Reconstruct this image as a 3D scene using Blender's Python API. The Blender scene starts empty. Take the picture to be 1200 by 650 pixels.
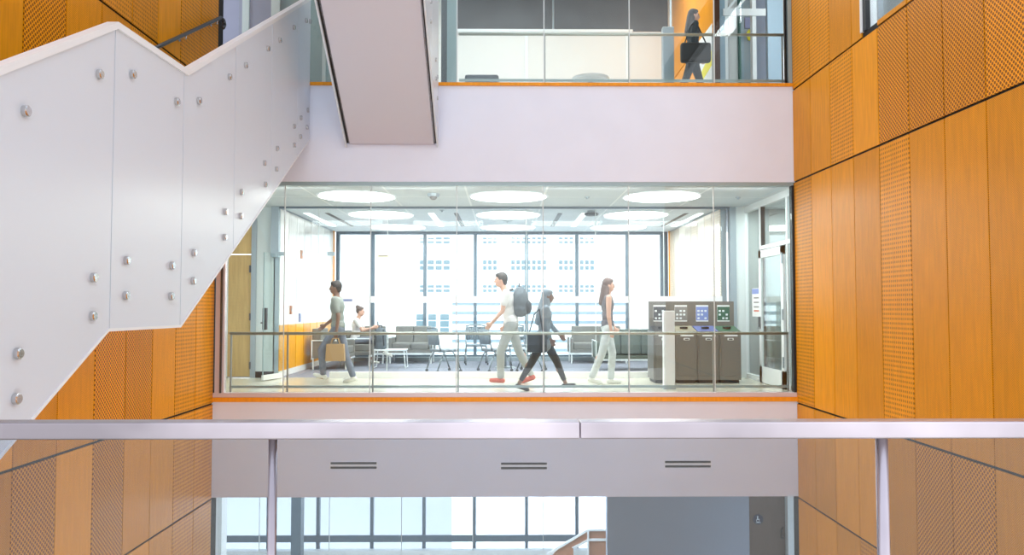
import bpy, bmesh, math, random
from mathutils import Vector, Matrix, Euler
random.seed(7)
S = bpy.context.scene
C = S.collection
PI = math.pi

# ------------------------------------------------------------------ camera
F = 900.0
EYE = Vector((0, 0, 1.37))
cam = bpy.data.cameras.new('camera')
cam.sensor_width = 36.0
cam.lens = 36.0 * F / 1200.0
cam.clip_end = 500
camo = bpy.data.objects.new('camera', cam)
C.objects.link(camo)
camo.location = EYE
camo.rotation_euler = (PI/2 + math.atan(35/F), 0, -math.atan(8/F))
S.camera = camo
ROT = Euler(camo.rotation_euler).to_matrix()

def ray(px, py):
    return ROT @ Vector(((px-600)/F, -(py-325)/F, -1))
def at(px, py, Y):
    d = ray(px, py); return EYE + d*(Y/d.y)
def onx(px, py, X):
    d = ray(px, py); return EYE + d*(X/d.x)
def onz(px, py, Z):
    d = ray(px, py); return EYE + d*((Z-EYE.z)/d.z)

# ------------------------------------------------------------------ materials
def mat(name, col, rough=.5, metal=0, emit=0, spec=.5, coat=0, noise=0, nscale=8):
    m = bpy.data.materials.new(name); m.use_nodes = True
    n = m.node_tree.nodes; L = m.node_tree.links
    b = n['Principled BSDF']
    b.inputs['Base Color'].default_value = (*col, 1)
    b.inputs['Roughness'].default_value = rough
    b.inputs['Metallic'].default_value = metal
    b.inputs['Specular IOR Level'].default_value = spec
    b.inputs['Coat Weight'].default_value = coat
    b.inputs['Coat Roughness'].default_value = .12
    if emit:
        b.inputs['Emission Color'].default_value = (*col, 1)
        b.inputs['Emission Strength'].default_value = emit
    if noise:
        g = n.new('ShaderNodeNewGeometry')
        t = n.new('ShaderNodeTexNoise'); t.inputs['Scale'].default_value = nscale
        t.inputs['Detail'].default_value = 4
        L.new(g.outputs['Position'], t.inputs['Vector'])
        r = n.new('ShaderNodeMapRange')
        r.inputs['From Min'].default_value = .3; r.inputs['From Max'].default_value = .7
        r.inputs['To Min'].default_value = 1-noise; r.inputs['To Max'].default_value = 1+noise
        L.new(t.outputs['Fac'], r.inputs['Value'])
        v = n.new('ShaderNodeVectorMath'); v.operation = 'SCALE'
        v.inputs[0].default_value = col
        L.new(r.outputs['Result'], v.inputs['Scale'])
        L.new(v.outputs['Vector'], b.inputs['Base Color'])
    return m

def wood(name, col, kind='plain', rough=.38, coat=0., dark=None):
    """veneered panel; perforations are a grid of holes in the panel's own plane (y, z)"""
    m = bpy.data.materials.new(name); m.use_nodes = True
    n = m.node_tree.nodes; L = m.node_tree.links
    b = n['Principled BSDF']
    b.inputs['Roughness'].default_value = rough
    b.inputs['Specular IOR Level'].default_value = .2
    b.inputs['Coat Weight'].default_value = coat
    b.inputs['Coat Roughness'].default_value = .15
    g = n.new('ShaderNodeNewGeometry')
    sc = n.new('ShaderNodeVectorMath'); sc.operation = 'MULTIPLY'
    sc.inputs[1].default_value = (9, 9, .8)
    L.new(g.outputs['Position'], sc.inputs[0])
    t = n.new('ShaderNodeTexNoise'); t.inputs['Scale'].default_value = 3; t.inputs['Detail'].default_value = 5
    L.new(sc.outputs[0], t.inputs['Vector'])
    oi = n.new('ShaderNodeObjectInfo')
    a = n.new('ShaderNodeMath'); a.operation = 'MULTIPLY_ADD'
    a.inputs[1].default_value = .26; a.inputs[2].default_value = -.13
    L.new(oi.outputs['Random'], a.inputs[0])
    r = n.new('ShaderNodeMapRange')
    r.inputs['From Min'].default_value = .3; r.inputs['From Max'].default_value = .7
    r.inputs['To Min'].default_value = .9; r.inputs['To Max'].default_value = 1.08
    L.new(t.outputs['Fac'], r.inputs['Value'])
    ad = n.new('ShaderNodeMath'); ad.operation = 'ADD'
    L.new(r.outputs['Result'], ad.inputs[0]); L.new(a.outputs[0], ad.inputs[1])
    v = n.new('ShaderNodeVectorMath'); v.operation = 'SCALE'
    v.inputs[0].default_value = col
    L.new(ad.outputs[0], v.inputs['Scale'])
    out = v.outputs['Vector']
    if kind != 'plain':
        pitch, rad, stag, mixf = {'perf': (.054, .27, 1, .95), 'micro': (.022, .25, 1, .55), 'slot': (.044, .28, 0, .7)}[kind]
        sep = n.new('ShaderNodeSeparateXYZ'); L.new(g.outputs['Position'], sep.inputs[0])
        cb = n.new('ShaderNodeCombineXYZ')
        L.new(sep.outputs['Y'], cb.inputs['X']); L.new(sep.outputs['Z'], cb.inputs['Y'])
        def grid(off):
            s1 = n.new('ShaderNodeVectorMath'); s1.operation = 'MULTIPLY_ADD'
            s1.inputs[1].default_value = (1/pitch, 1/pitch if kind != 'slot' else .8/pitch, 0)
            s1.inputs[2].default_value = (off+100, off+100, 0)
            L.new(cb.outputs[0], s1.inputs[0])
            f = n.new('ShaderNodeVectorMath'); f.operation = 'FRACTION'; L.new(s1.outputs[0], f.inputs[0])
            d = n.new('ShaderNodeVectorMath'); d.operation = 'SUBTRACT'; d.inputs[1].default_value = (.5, .5, 0)
            L.new(f.outputs[0], d.inputs[0])
            le = n.new('ShaderNodeVectorMath'); le.operation = 'LENGTH'; L.new(d.outputs[0], le.inputs[0])
            lt = n.new('ShaderNodeMath'); lt.operation = 'LESS_THAN'; lt.inputs[1].default_value = rad
            L.new(le.outputs['Value'], lt.inputs[0])
            return lt.outputs[0]
        fac = grid(0)
        if stag:
            mx = n.new('ShaderNodeMath'); mx.operation = 'MAXIMUM'
            L.new(fac, mx.inputs[0]); L.new(grid(.5), mx.inputs[1]); fac = mx.outputs[0]
        ml = n.new('ShaderNodeMath'); ml.operation = 'MULTIPLY'; ml.inputs[1].default_value = mixf
        L.new(fac, ml.inputs[0])
        mi = n.new('ShaderNodeMix'); mi.data_type = 'RGBA'
        L.new(ml.outputs[0], mi.inputs['Factor']); L.new(out, mi.inputs['A'])
        mi.inputs['B'].default_value = (*(dark or (col[0]*.28, col[1]*.2, col[2]*.2)), 1)
        out = mi.outputs['Result']
    L.new(out, b.inputs['Base Color'])
    return m

def glass(name, tint=(.93, .965, .955), ior=1.45, refl=1.0):
    m = bpy.data.materials.new(name); m.use_nodes = True
    n = m.node_tree.nodes; L = m.node_tree.links
    n.clear()
    o = n.new('ShaderNodeOutputMaterial'); mx = n.new('ShaderNodeMixShader')
    tr = n.new('ShaderNodeBsdfTransparent'); tr.inputs[0].default_value = (*tint, 1)
    gl = n.new('ShaderNodeBsdfGlossy'); gl.inputs['Roughness'].default_value = .0
    gl.inputs['Color'].default_value = (refl, refl, refl, 1)
    f0 = ((ior-1)/(ior+1))**2
    g = n.new('ShaderNodeNewGeometry')
    dt = n.new('ShaderNodeVectorMath'); dt.operation = 'DOT_PRODUCT'
    L.new(g.outputs['Normal'], dt.inputs[0]); L.new(g.outputs['Incoming'], dt.inputs[1])
    ab = n.new('ShaderNodeMath'); ab.operation = 'ABSOLUTE'; L.new(dt.outputs['Value'], ab.inputs[0])
    iv = n.new('ShaderNodeMath'); iv.operation = 'SUBTRACT'; iv.inputs[0].default_value = 1; L.new(ab.outputs[0], iv.inputs[1])
    pw = n.new('ShaderNodeMath'); pw.operation = 'POWER'; pw.inputs[1].default_value = 5; L.new(iv.outputs[0], pw.inputs[0])
    fr = n.new('ShaderNodeMath'); fr.operation = 'MULTIPLY_ADD'; fr.inputs[1].default_value = 1-f0; fr.inputs[2].default_value = f0
    L.new(pw.outputs[0], fr.inputs[0])
    L.new(fr.outputs[0], mx.inputs[0]); L.new(tr.outputs[0], mx.inputs[1]); L.new(gl.outputs[0], mx.inputs[2])
    L.new(mx.outputs[0], o.inputs[0])
    return m

def frit(name, col, alpha):
    m = bpy.data.materials.new(name); m.use_nodes = True
    n = m.node_tree.nodes; L = m.node_tree.links
    b = n['Principled BSDF']; b.inputs['Base Color'].default_value = (*col, 1)
    b.inputs['Alpha'].default_value = alpha; b.inputs['Roughness'].default_value = .6
    return m

def stripes(name, c1, c2, pitch, frac, axis='Z'):
    m = bpy.data.materials.new(name); m.use_nodes = True
    n = m.node_tree.nodes; L = m.node_tree.links
    b = n['Principled BSDF']; b.inputs['Roughness'].default_value = .6
    g = n.new('ShaderNodeNewGeometry'); sp = n.new('ShaderNodeSeparateXYZ'); L.new(g.outputs['Position'], sp.inputs[0])
    mu = n.new('ShaderNodeMath'); mu.operation = 'MULTIPLY_ADD'; mu.inputs[1].default_value = 1/pitch; mu.inputs[2].default_value = 200
    L.new(sp.outputs[axis], mu.inputs[0])
    fr = n.new('ShaderNodeMath'); fr.operation = 'FRACT'; L.new(mu.outputs[0], fr.inputs[0])
    lt = n.new('ShaderNodeMath'); lt.operation = 'LESS_THAN'; lt.inputs[1].default_value = frac; L.new(fr.outputs[0], lt.inputs[0])
    mi = n.new('ShaderNodeMix'); mi.data_type = 'RGBA'; L.new(lt.outputs[0], mi.inputs['Factor'])
    mi.inputs['A'].default_value = (*c1, 1); mi.inputs['B'].default_value = (*c2, 1)
    L.new(mi.outputs['Result'], b.inputs['Base Color'])
    return m

def tilegrid(name, col, line, px, py, w):
    m = bpy.data.materials.new(name); m.use_nodes = True
    n = m.node_tree.nodes; L = m.node_tree.links
    b = n['Principled BSDF']; b.inputs['Roughness'].default_value = .8
    g = n.new('ShaderNodeNewGeometry'); sp = n.new('ShaderNodeSeparateXYZ'); L.new(g.outputs['Position'], sp.inputs[0])
    fs = []
    for ax, p in (('X', px), ('Y', py)):
        mu = n.new('ShaderNodeMath'); mu.operation = 'MULTIPLY_ADD'; mu.inputs[1].default_value = 1/p; mu.inputs[2].default_value = 200.5
        L.new(sp.outputs[ax], mu.inputs[0])
        fr = n.new('ShaderNodeMath'); fr.operation = 'FRACT'; L.new(mu.outputs[0], fr.inputs[0])
        lt = n.new('ShaderNodeMath'); lt.operation = 'LESS_THAN'; lt.inputs[1].default_value = w/p; L.new(fr.outputs[0], lt.inputs[0])
        fs.append(lt.outputs[0])
    mxx = n.new('ShaderNodeMath'); mxx.operation = 'MAXIMUM'; L.new(fs[0], mxx.inputs[0]); L.new(fs[1], mxx.inputs[1])
    mi = n.new('ShaderNodeMix'); mi.data_type = 'RGBA'; L.new(mxx.outputs[0], mi.inputs['Factor'])
    mi.inputs['A'].default_value = (*col, 1); mi.inputs['B'].default_value = (*line, 1)
    L.new(mi.outputs['Result'], b.inputs['Base Color'])
    return m

ORG = (.86, .335, .003)
M = {
 'plain': wood('wood_plain', ORG), 'perf': wood('wood_perforated', ORG, 'perf'),
 'micro': wood('wood_micro', ORG, 'micro'), 'slot': wood('wood_slotted', ORG, 'slot'),
 'lplain': wood('lounge_wood', (.95, .42, .01), 'plain', .3, .3), 'lglare': wood('lounge_wood_glare', (.93, .88, .83), 'plain', .25, .8),  # second wood is pale: window glare put into its colour
 'lslot': wood('lounge_wood_slotted', (.93, .80, .66), 'slot', .3, .5, (.62, .5, .4)),
 'lpale': wood('lounge_wood_pale', (.94, .86, .76), 'plain', .3, .5),
 'orange': wood('sill_wood', (.86, .33, .02)),
 'backing': mat('backing', (.012, .012, .014), .8),
 'seam': mat('panel_backing', (.07, .02, .003), .8), 'bwin': mat('window_frame_blue', (.10, .15, .20), .5), 'dimwall': mat('dim_wall', (.30, .33, .33), .6),
 'white': mat('white_plaster', (.80, .84, .96), .7, noise=.015, nscale=2),
 'panelw': mat('white_panel', (.70, .765, .86), .28, spec=.5),
 'capw': mat('white_cap', (.85, .88, .92), .35),
 'soffit': mat('soffit', (.66, .66, .76), .6),
 'steel': mat('brushed_steel', (.52, .475, .53), .3, 1, noise=.4, nscale=1.6),  # noise paints uneven reflections into the steel colour
 'stud': mat('stud_steel', (.62, .62, .63), .22, 1),
 'darksteel': mat('dark_steel', (.12, .13, .14), .35, .8),
 'rail2': mat('far_rail', (.50, .52, .46), .35, .6),
 'frame': mat('frame_grey', (.36, .43, .48), .4, .3),
 'bframe': mat('blue_frame', (.30, .42, .52), .45, .2),
 'teal': mat('channel_teal', (.34, .44, .46), .4, .3),
 'wframe': mat('white_frame', (.80, .84, .86), .4),
 'black': mat('black', (.012, .013, .016), .5),
 'ceil': tilegrid('ceiling_tile', (.70, .76, .80), (.9, .93, .95), 1.35, 1.3, .035),
 'disc': mat('disc_light', (1, 1, 1), .5, emit=2.6),
 'strip': mat('strip_light', (1, 1, 1), .5, emit=1.4),
 'tile': mat('corridor_floor', (.66, .64, .52), .18, noise=.05, nscale=5),
 'carpet': mat('carpet', (.22, .24, .30), .95, noise=.25, nscale=30),
 'curb': mat('curb', (.86, .86, .83), .5),
 'glass': glass('glass_clear'),
 'glass2': glass('glass_inner', (.97, .985, .985), 1.25),
 'rglass': glass('glass_rail', (.78, .82, .87), 1.62),
 'wglass': glass('glass_window', (.95, .98, .99), 1.3),
 'frit': frit('frosted_band', (.97, .98, 1), .85),
 'jointm': mat('joint', (.62, .68, .68), .4),
 'jointd': mat('joint_dark', (.35, .38, .38), .4, .4),
 'doorwood': wood('door_wood', (.60, .42, .20)),
 'doorlow': wood('door_wood_grey', (.16, .12, .10)),
 'grey': mat('grey_wall', (.34, .36, .48), .7, noise=.05, nscale=1),
 'wgrey': mat('pale_grey_wall', (.68, .74, .75), .6),
 'lowgrey': mat('low_grey_wall', (.30, .36, .46), .5, noise=.04, nscale=1),
 'board': mat('chalk_board', (.06, .066, .075), .5, noise=.28, nscale=2.2),
 'cream': mat('cream_panel', (.74, .73, .71), .5),
 'binm': mat('bin_grey', (.20, .19, .175), .38, .2),
 'bind': mat('bin_door', (.17, .162, .15), .38, .2),
 'tan': mat('tan_lid', (.30, .28, .21), .5), 'blue': mat('blue_lid', (.13, .17, .38), .5),
 'green': mat('green_lid', (.05, .14, .09), .5), 'dk': mat('dark_lid', (.03, .03, .03), .5),
 'paper': mat('paper', (.85, .85, .85), .7),
 'pgrey': mat('poster_grey', (.25, .25, .25), .6), 'pblue': mat('poster_blue', (.22, .30, .62), .6),
 'pgreen': mat('poster_green', (.03, .13, .09), .6), 'pblack': mat('poster_black', (.06, .06, .07), .6),
 'yellow': mat('yellow', (.85, .75, .03), .5),
 'sofa': mat('sofa_fabric', (.22, .22, .205), .9, noise=.08, nscale=25),
 'sofag': mat('sofa_fabric_green', (.13, .16, .135), .9, noise=.1, nscale=20),
 'chairm': mat('chair_blue_grey', (.22, .27, .31), .5),
 'chairf': mat('chair_frame', (.26, .30, .33), .3, .5),
 'facade': mat('facade', (.93, .95, .97), .8),
 'fwin': mat('facade_window', (.17, .26, .31), .3),
 'fline': mat('facade_line', (.74, .85, .90), .6),
 'louvre': stripes('louvre', (.85, .9, .95), (.20, .27, .33), .36, .36),
 'ground': mat('ground', (.8, .82, .82), .9),
 'skin': mat('skin_light', (.70, .42, .32), .5), 'skind': mat('skin_brown', (.26, .15, .11), .5),
 'hair': mat('hair_dark', (.055, .05, .05), .6), 'hairb': mat('hair_brown', (.16, .11, .10), .6),
 'tee': mat('tee_olive', (.30, .33, .31), .8), 'wtee': mat('tee_white', (.80, .79, .80), .8),
 'jeans': mat('jeans', (.18, .21, .27), .8, noise=.15, nscale=20),
 'gpants': mat('grey_trousers', (.42, .44, .44), .8), 'pjeans': mat('pale_jeans', (.58, .62, .63), .8, noise=.1, nscale=15),
 'dpants': mat('dark_trousers', (.045, .05, .06), .8), 'hijab': mat('blue_grey_cloth', (.30, .37, .44), .8),
 'tunic': mat('tunic_grey_blue', (.26, .32, .38), .8, noise=.15, nscale=15),
 'dtop': mat('dark_pattern_top', (.15, .14, .16), .8, noise=.6, nscale=40),
 'shoe': mat('shoe_white', (.75, .75, .70), .6), 'redshoe': mat('shoe_red', (.65, .12, .07), .6),
 'dshoe': mat('shoe_black', (.02, .02, .02), .5), 'bag': mat('bag_tan', (.50, .33, .17), .8),
 'pack': mat('backpack_grey', (.12, .15, .18), .7), 'packd': mat('backpack_dark', (.035, .045, .055), .7),
 'pink': mat('pink_metal', (.74, .64, .66), .4, .2),
 'darkfloor': mat('dark_floor', (.06, .055, .05), .4),
 'brownp': mat('brown_panel', (.42, .20, .12), .6),
 'pyl': mat('pylon_white', (.90, .91, .93), .4),
 'beige': mat('plaque', (.70, .68, .55), .5), 'bluesign': mat('sign_blue', (.22, .26, .45), .5),
 'navy': mat('navy', (.01, .015, .05), .5),
}

# ------------------------------------------------------------------ mesh helpers
class MB:
    def __init__(s): s.bm = bmesh.new()
    def box(s, a, b, bev=0):
        x0, x1 = sorted((a[0], b[0])); y0, y1 = sorted((a[1], b[1])); z0, z1 = sorted((a[2], b[2]))
        r = bmesh.ops.create_cube(s.bm, size=1)
        for v in r['verts']:
            v.co = Vector((x0 + (v.co.x+.5)*(x1-x0), y0 + (v.co.y+.5)*(y1-y0), z0 + (v.co.z+.5)*(z1-z0)))
        if bev:
            es = list({e for v in r['verts'] for e in v.link_edges})
            bmesh.ops.bevel(s.bm, geom=es, offset=bev, segments=3, affect='EDGES', profile=.6)
        return s
    def prism(s, pts, vec):
        """closed polygon pts (3D) extruded by vec"""
        vec = Vector(vec)
        a = [s.bm.verts.new(Vector(p)) for p in pts]
        b = [s.bm.verts.new(Vector(p)+vec) for p in pts]
        n = len(pts)
        fs = [s.bm.faces.new(a), s.bm.faces.new(b[::-1])]
        for i in range(n):
            fs.append(s.bm.faces.new((a[i], b[i], b[(i+1) % n], a[(i+1) % n])))
        bmesh.ops.recalc_face_normals(s.bm, faces=fs)
        return s
    def cyl(s, p0, p1, r0, r1=None, n=16, caps=True):
        p0 = Vector(p0); p1 = Vector(p1); r1 = r0 if r1 is None else r1
        d = p1-p0; L = d.length
        if L < 1e-6: return s
        q = d.to_track_quat('Z', 'Y').to_matrix().to_4x4()
        bmesh.ops.create_cone(s.bm, cap_ends=caps, segments=n, radius1=r0, radius2=r1, depth=L,
                              matrix=Matrix.Translation((p0+p1)/2) @ q)
        return s
    def tube(s, pts, r, n=10):
        pts = [Vector(p) for p in pts]
        for a, b in zip(pts[:-1], pts[1:]): s.cyl(a, b, r, n=n)
        for p in pts[1:-1]: s.ball(p, (r, r, r), n=1)
        return s
    def ball(s, c, r, rot=None, n=2):
        if not hasattr(r, '__len__'): r = (r, r, r)
        mt = Matrix.Translation(c)
        if rot is not None: mt = mt @ rot.to_4x4()
        mt = mt @ Matrix.Diagonal((*r, 1))
        bmesh.ops.create_icosphere(s.bm, subdivisions=n, radius=1, matrix=mt)
        return s
    def cap(s, p0, r0, p1, r1, n=12):
        s.cyl(p0, p1, r0, r1, n=n); s.ball(p0, r0); s.ball(p1, r1)
        return s
    def build(s, name, m, parent=None, smooth=False, off=(0, 0, 0)):
        me = bpy.data.meshes.new(name)
        if off != (0, 0, 0): bmesh.ops.translate(s.bm, verts=s.bm.verts, vec=-Vector(off))
        s.bm.to_mesh(me); s.bm.free()
        if isinstance(m, str): m = M[m]
        me.materials.append(m)
        if smooth:
            for p in me.polygons: p.use_smooth = True
        o = bpy.data.objects.new(name, me); C.objects.link(o)
        if parent is not None: o.parent = parent
        else: o.location = off
        return o

def bx(name, a, b, m, parent=None, bev=0):
    return MB().box(a, b, bev).build(name, m, parent)
def struct(o): o['kind'] = 'structure'; return o
def tag(o, label, cat, group=None):
    o['label'] = label; o['category'] = cat
    if group: o['group'] = group
    return o
def thing(name, label, cat, loc=(0, 0, 0), rz=0, group=None):
    o = bpy.data.objects.new(name, None); C.objects.link(o)
    o.empty_display_size = .1
    o.location = loc; o.rotation_euler = (0, 0, rz)
    return tag(o, label, cat, group)
def sthing(name):
    o = bpy.data.objects.new(name, None); C.objects.link(o); o.empty_display_size = .1
    return struct(o)
def dup(root, loc, rz, label=None, group=None):
    r = root.copy(); C.objects.link(r); r.location = loc; r.rotation_euler = (0, 0, rz)
    if label: r['label'] = label
    if group: r['group'] = group
    for ch in list(root.children):
        c = ch.copy(); C.objects.link(c); c.parent = r
        for g in list(ch.children):
            d = g.copy(); C.objects.link(d); d.parent = c
    return r

# ------------------------------------------------------------------ shell constants
YG = 12.0                       # plane of the balcony fronts
XR = at(932, 340, YG).x
XL = at(249.5, 470, YG).x
ZC = at(600, 213, YG).z         # lounge ceiling at the atrium edge
ZU = at(600, 98.5, YG).z        # upper floor
ZL = at(600, 582, YG).z         # underside of the fascia below
ST = ZU + .02                   # storey height
YP = 15.0                       # inner glass partition
YW = 20.0                       # window wall
LX0, LX1 = -4.42, 4.25

# ------------------------------------------------------------------ side walls with wood panels
ROWS = [(-5.05, -1.592), (-1.564, -.131), (-.103, 3.324), (3.352, 4.784), (4.812, 8.2)]
RT = [ # right wall, per row bottom to top, columns from the far corner
 ['plain', 'plain', 'plain', 'slot', 'micro', 'micro', 'plain', 'micro'],
 ['plain', 'plain', 'plain', 'plain', 'micro', 'perf', 'perf', 'micro'],
 ['slot', 'plain', 'plain', 'micro', 'slot', 'micro', 'micro', 'micro'],
 ['plain', 'plain', 'slot', 'plain', 'perf', 'perf', 'perf', 'perf'],
 ['slot', 'slot', 'micro', 'plain', 'plain', 'plain', 'micro', 'perf']]
LT = [
 ['slot', 'slot', 'plain', 'plain', 'perf', 'plain', 'perf', 'micro'],
 ['slot', 'slot', 'plain', 'micro', 'perf', 'plain', 'perf', 'micro'],
 ['slot', 'slot', 'micro', 'perf', 'perf', 'micro', 'micro', 'plain'],
 ['slot', 'slot', 'plain', 'slot', 'micro', 'micro', 'perf', 'plain'],
 ['slot', 'slot', 'plain', 'slot', 'slot', 'perf', 'plain', 'micro']]
STEP = .692
def side_wall(name, X, sgn, types):
    w = sthing(name)
    y0 = YG - 14*STEP
    if sgn > 0:
        b = MB().box((X+.02, y0, -5.1), (X+.25, YG+.25, 4.80)).box((X+.02, 9.66, 4.80), (X+.25, YG+.25, 8.3)).box((X+.02, y0, 4.80), (X+.25, 9.66, 4.87)).box((X+.02, y0, 7.6), (X+.25, 9.66, 8.3))
    else:
        b = MB().box((X-.02, y0, -5.1), (X-.25, YG+.25, 8.3))
    b.build('wall_backing', 'backing', w)
    # strip behind the vertical joints, warm brown
    for r, (z0, z1) in enumerate(ROWS):
        for k in range(14):
            ya = YG - k*STEP - .008; yb = YG - (k+1)*STEP + .008
            if k == 13: yb = y0
            zt = z1
            t = types[r][k] if k < 8 else random.choice(['micro', 'plain', 'perf', 'slot'])
            if sgn > 0 and r == 4 and ya < 9.7:
                if k == 3: pass
                zt = 4.87
                t = 'plain'
            if sgn > 0 and r == 4 and k == 3: zt = z1; yb = 9.64; t = 'plain'
            MB().box((X, ya, z0), (X+sgn*.018, yb, zt)).build('wood_panel', t, w)
        MB().box((X+sgn*.012, YG, z0), (X+sgn*.03, y0 if not (sgn > 0 and r == 4) else 9.66, z1)).build('joint_strip', 'seam', w)
    return w
side_wall('wall_right', XR, 1, RT)
side_wall('wall_left', XL, -1, LT)
# window in the right wall, upper storey
w = sthing('window_1')
MB().box((XR-.01, 9.60, 4.87), (XR+.2, 9.66, 7.6)).build('jamb', 'wframe', w)
MB().box((XR, 9.52, 4.87), (XR+.06, 9.60, 7.6)).build('window_frame', 'black', w)
MB().box((XR, 9.19, 4.87), (XR+.06, 9.23, 7.6)).box((XR, 2.4, 4.87), (XR+.06, 2.46, 7.6)).build('mullion', 'frame', w)
bx('pane', (XR+.05, 2.46, 4.87), (XR+.056, 9.54, 7.6), 'wglass', w)
struct(bx('wall_east', (XR+1.2, 2, 4.6), (XR+1.3, 11.9, 8.3), 'wgrey'))

# ------------------------------------------------------------------ slabs, ceilings, floors
struct(bx('wall_fascia_upper', (XL-.02, YG, ZC), (XR+.02, YG+.12, ZU-.02), 'white'))
struct(bx('wall_fascia_lower', (XL-.02, YG, ZL), (XR+.02, YG+.12, -.09), 'white'))
o = MB()
o.box((-9, YG+.12, ZC+.04), (9, YW+.4, ZU-.02)); struct(o.build('floor_upper', 'wgrey'))
struct(bx('ceiling', (-9, YG+.12, ZC), (9, YW+.1, ZC+.04), 'ceil'))
struct(bx('floor', (-9, YG+.12, ZL+.04), (9, YP+.12, 0), 'tile'))
struct(bx('floor_carpet', (-9, YP+.12, ZL+.04), (9, YW+.4, .0), 'carpet'))
struct(bx('ceiling_lower', (-9, YG+.12, ZL), (9, YW+.4, ZL+.04), 'ceil'))
struct(bx('ceiling_top', (-9, YG, 8.3), (9, YW+.4, 8.6), 'wgrey'))
struct(bx('floor_lower', (-12, YG-14*STEP, -5.3), (12, YW+.4, -5.1+.12), 'tile'))
struct(bx('floor_balcony', (-6, -4, -.35), (6.0, 2.2, 0), 'tile'))
# orange sills and pinkish channel
struct(bx('trim_1', (XL, YG-.035, -.09), (XR, YG+.12, -.022), 'orange'))
struct(bx('trim_2', (XL, YG-.01, -.022), (XR, YG+.12, .045), 'pink'))
p = at(517, 98, YG)
struct(bx('trim_3', (XL, YG-.03, ZU-.03), (XR, YG+.12, ZU+.02), 'orange'))
struct(bx('trim_4', (XL, YG+.01, ZC-.055), (XR, YG+.1, ZC), 'teal'))
struct(bx('trim_5', (XL, YP-.03, ZC-.035), (LX1+.2, YP+.05, ZC), 'bwin'))

# linear vents in the fascia
for i, (px, py) in enumerate([(414.5, 545), (614, 545.5), (806, 543.5)]):
    c = at(px, py, YG)
    v = thing('slot_vent', ['double black slot vent nearest the left end of the white lower fascia',
        'double black slot vent in the middle of the white lower fascia',
        'double black slot vent nearest the right end of the white lower fascia'][i], 'vent', (c.x, YG, c.z), 0, 'slot vents in the lower fascia')
    MB().box((-.37, -.006, -.052), (.37, .0, .052)).build('plate', 'capw', v)
    for dz in (-.034, .034):
        MB().box((-.355, -.009, dz-.017), (.355, -.005, dz+.017)).build('slot', 'black', v)

# ------------------------------------------------------------------ outer glass wall, mid level
JX = [at(p_, 330, YG+.03).x for p_ in (333, 434, 535, 636.5, 737, 837)]
g = sthing('window_2')
edges = [XL+.16] + JX + [XR-.03]
for a, b in zip(edges[:-1], edges[1:]):
    bx('pane', (a+.006, YG+.03, .02), (b-.006, YG+.042, ZC-.03), 'glass', g)
for x in JX:
    bx('joint', (x-.007, YG+.028, .045), (x+.007, YG+.044, ZC-.05), 'jointm', g)
bx('mullion', (XL+.02, YG+.0, .045), (XL+.16, YG+.1, ZC-.05), 'pink', g)
bx('mullion', (XL+.10, YG-.02, .045), (XL+.13, YG+.0, ZC-.05), 'darksteel', g)
bx('mullion', (XR-.035, YG+.0, .045), (XR, YG+.08, ZC-.05), 'black', g)
# handrail behind it, with thin posts and bottom rail
def balcony_rail(zf, ztop, label, posts, x0, x1):
    h = thing('handrail', label, 'handrail', (0, YG+.2, zf))
    d = ztop-zf
    MB().cyl((x0, 0, d), (x1, 0, d), .024, n=14).build('rail', 'rail2', h, True)
    MB().box((x0, -.01, .10), (x1, .01, .14)).build('bottom_rail', 'teal', h)
    for x in posts:
        MB().box((x-.012, -.012, 0), (x+.012, .012, d-.02)).build('post', 'jointd', h)
    return h
zr = at(600, 390.5, YG+.2).z
balcony_rail(0, zr, 'grey tubular handrail behind the glass of the middle level', [XL+.2]+[x+.02 for x in JX]+[XR-.06], XL+.18, XR-.05)
# upper level glass balustrade
g = sthing('window_3')
JU = [at(p_, 60, YG+.03).x for p_ in (535.5, 637.5, 737.6, 837)]
ed = [XL+.3, -2.8, JU[0]] + JU[1:] + [XR-.05]
for a, b in zip(ed[:-1], ed[1:]):
    bx('pane', (a+.006, YG+.03, ZU+.02), (b-.006, YG+.042, 8.2), 'glass', g)
for x in JU:
    bx('joint', (x-.008, YG+.028, ZU+.02), (x+.008, YG+.044, 8.2), 'jointm', g)
bx('mullion', (XR-.06, YG, ZU), (XR-.0, YG+.08, 8.2), 'teal', g)
bx('mullion', (XR-.10, YG+.03, ZU), (XR-.07, YG+.08, 8.2), 'black', g)
zr2 = at(600, 40, YG+.2).z
h = balcony_rail(ZU, zr2, 'grey tubular handrail behind the glass of the upper level', [x+.02 for x in JU[1:]]+[XR-.08], JU[0]+.02, XR-.05)

# ------------------------------------------------------------------ inner glass partition
g = sthing('window_4')
PXs = [373, 454, 535, 617, 698, 778]
PX = [at(p_, 320, YP).x for p_ in PXs]
opx0, opx1 = at(331, 400, YP).x, at(387, 400, YP).x
pe = [LX0+.0] + PX + [LX1]
for i, (a, b) in enumerate(zip(pe[:-1], pe[1:])):
    z0 = .14
    if i == 0:
        z0 = at(350, 297, YP).z; 
    bx('pane', (a+.005, YP, z0), (b-.005, YP+.012, ZC-.03), 'glass2', g)
for x in PX[0:]:
    bx('joint', (x-.006, YP-.002, .14 if x > opx1 else 2.4), (x+.006, YP+.014, ZC-.03), 'jointm', g)
bx('frosted_band', (opx1, YP-.004, at(600, 354.5, YP).z), (LX1, YP-.001, at(600, 347, YP).z), 'frit', g)
bx('curb', (opx1, YP-.05, .0), (LX1+.1, YP+.06, .12), 'curb', g)
for px_ in (330, 388):
    c = at(px_, 297, YP)
    bx('clip', (c.x-.07, YP-.03, c.z-.04), (c.x+.07, YP+.04, c.z+.03), 'frame', g)
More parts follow.
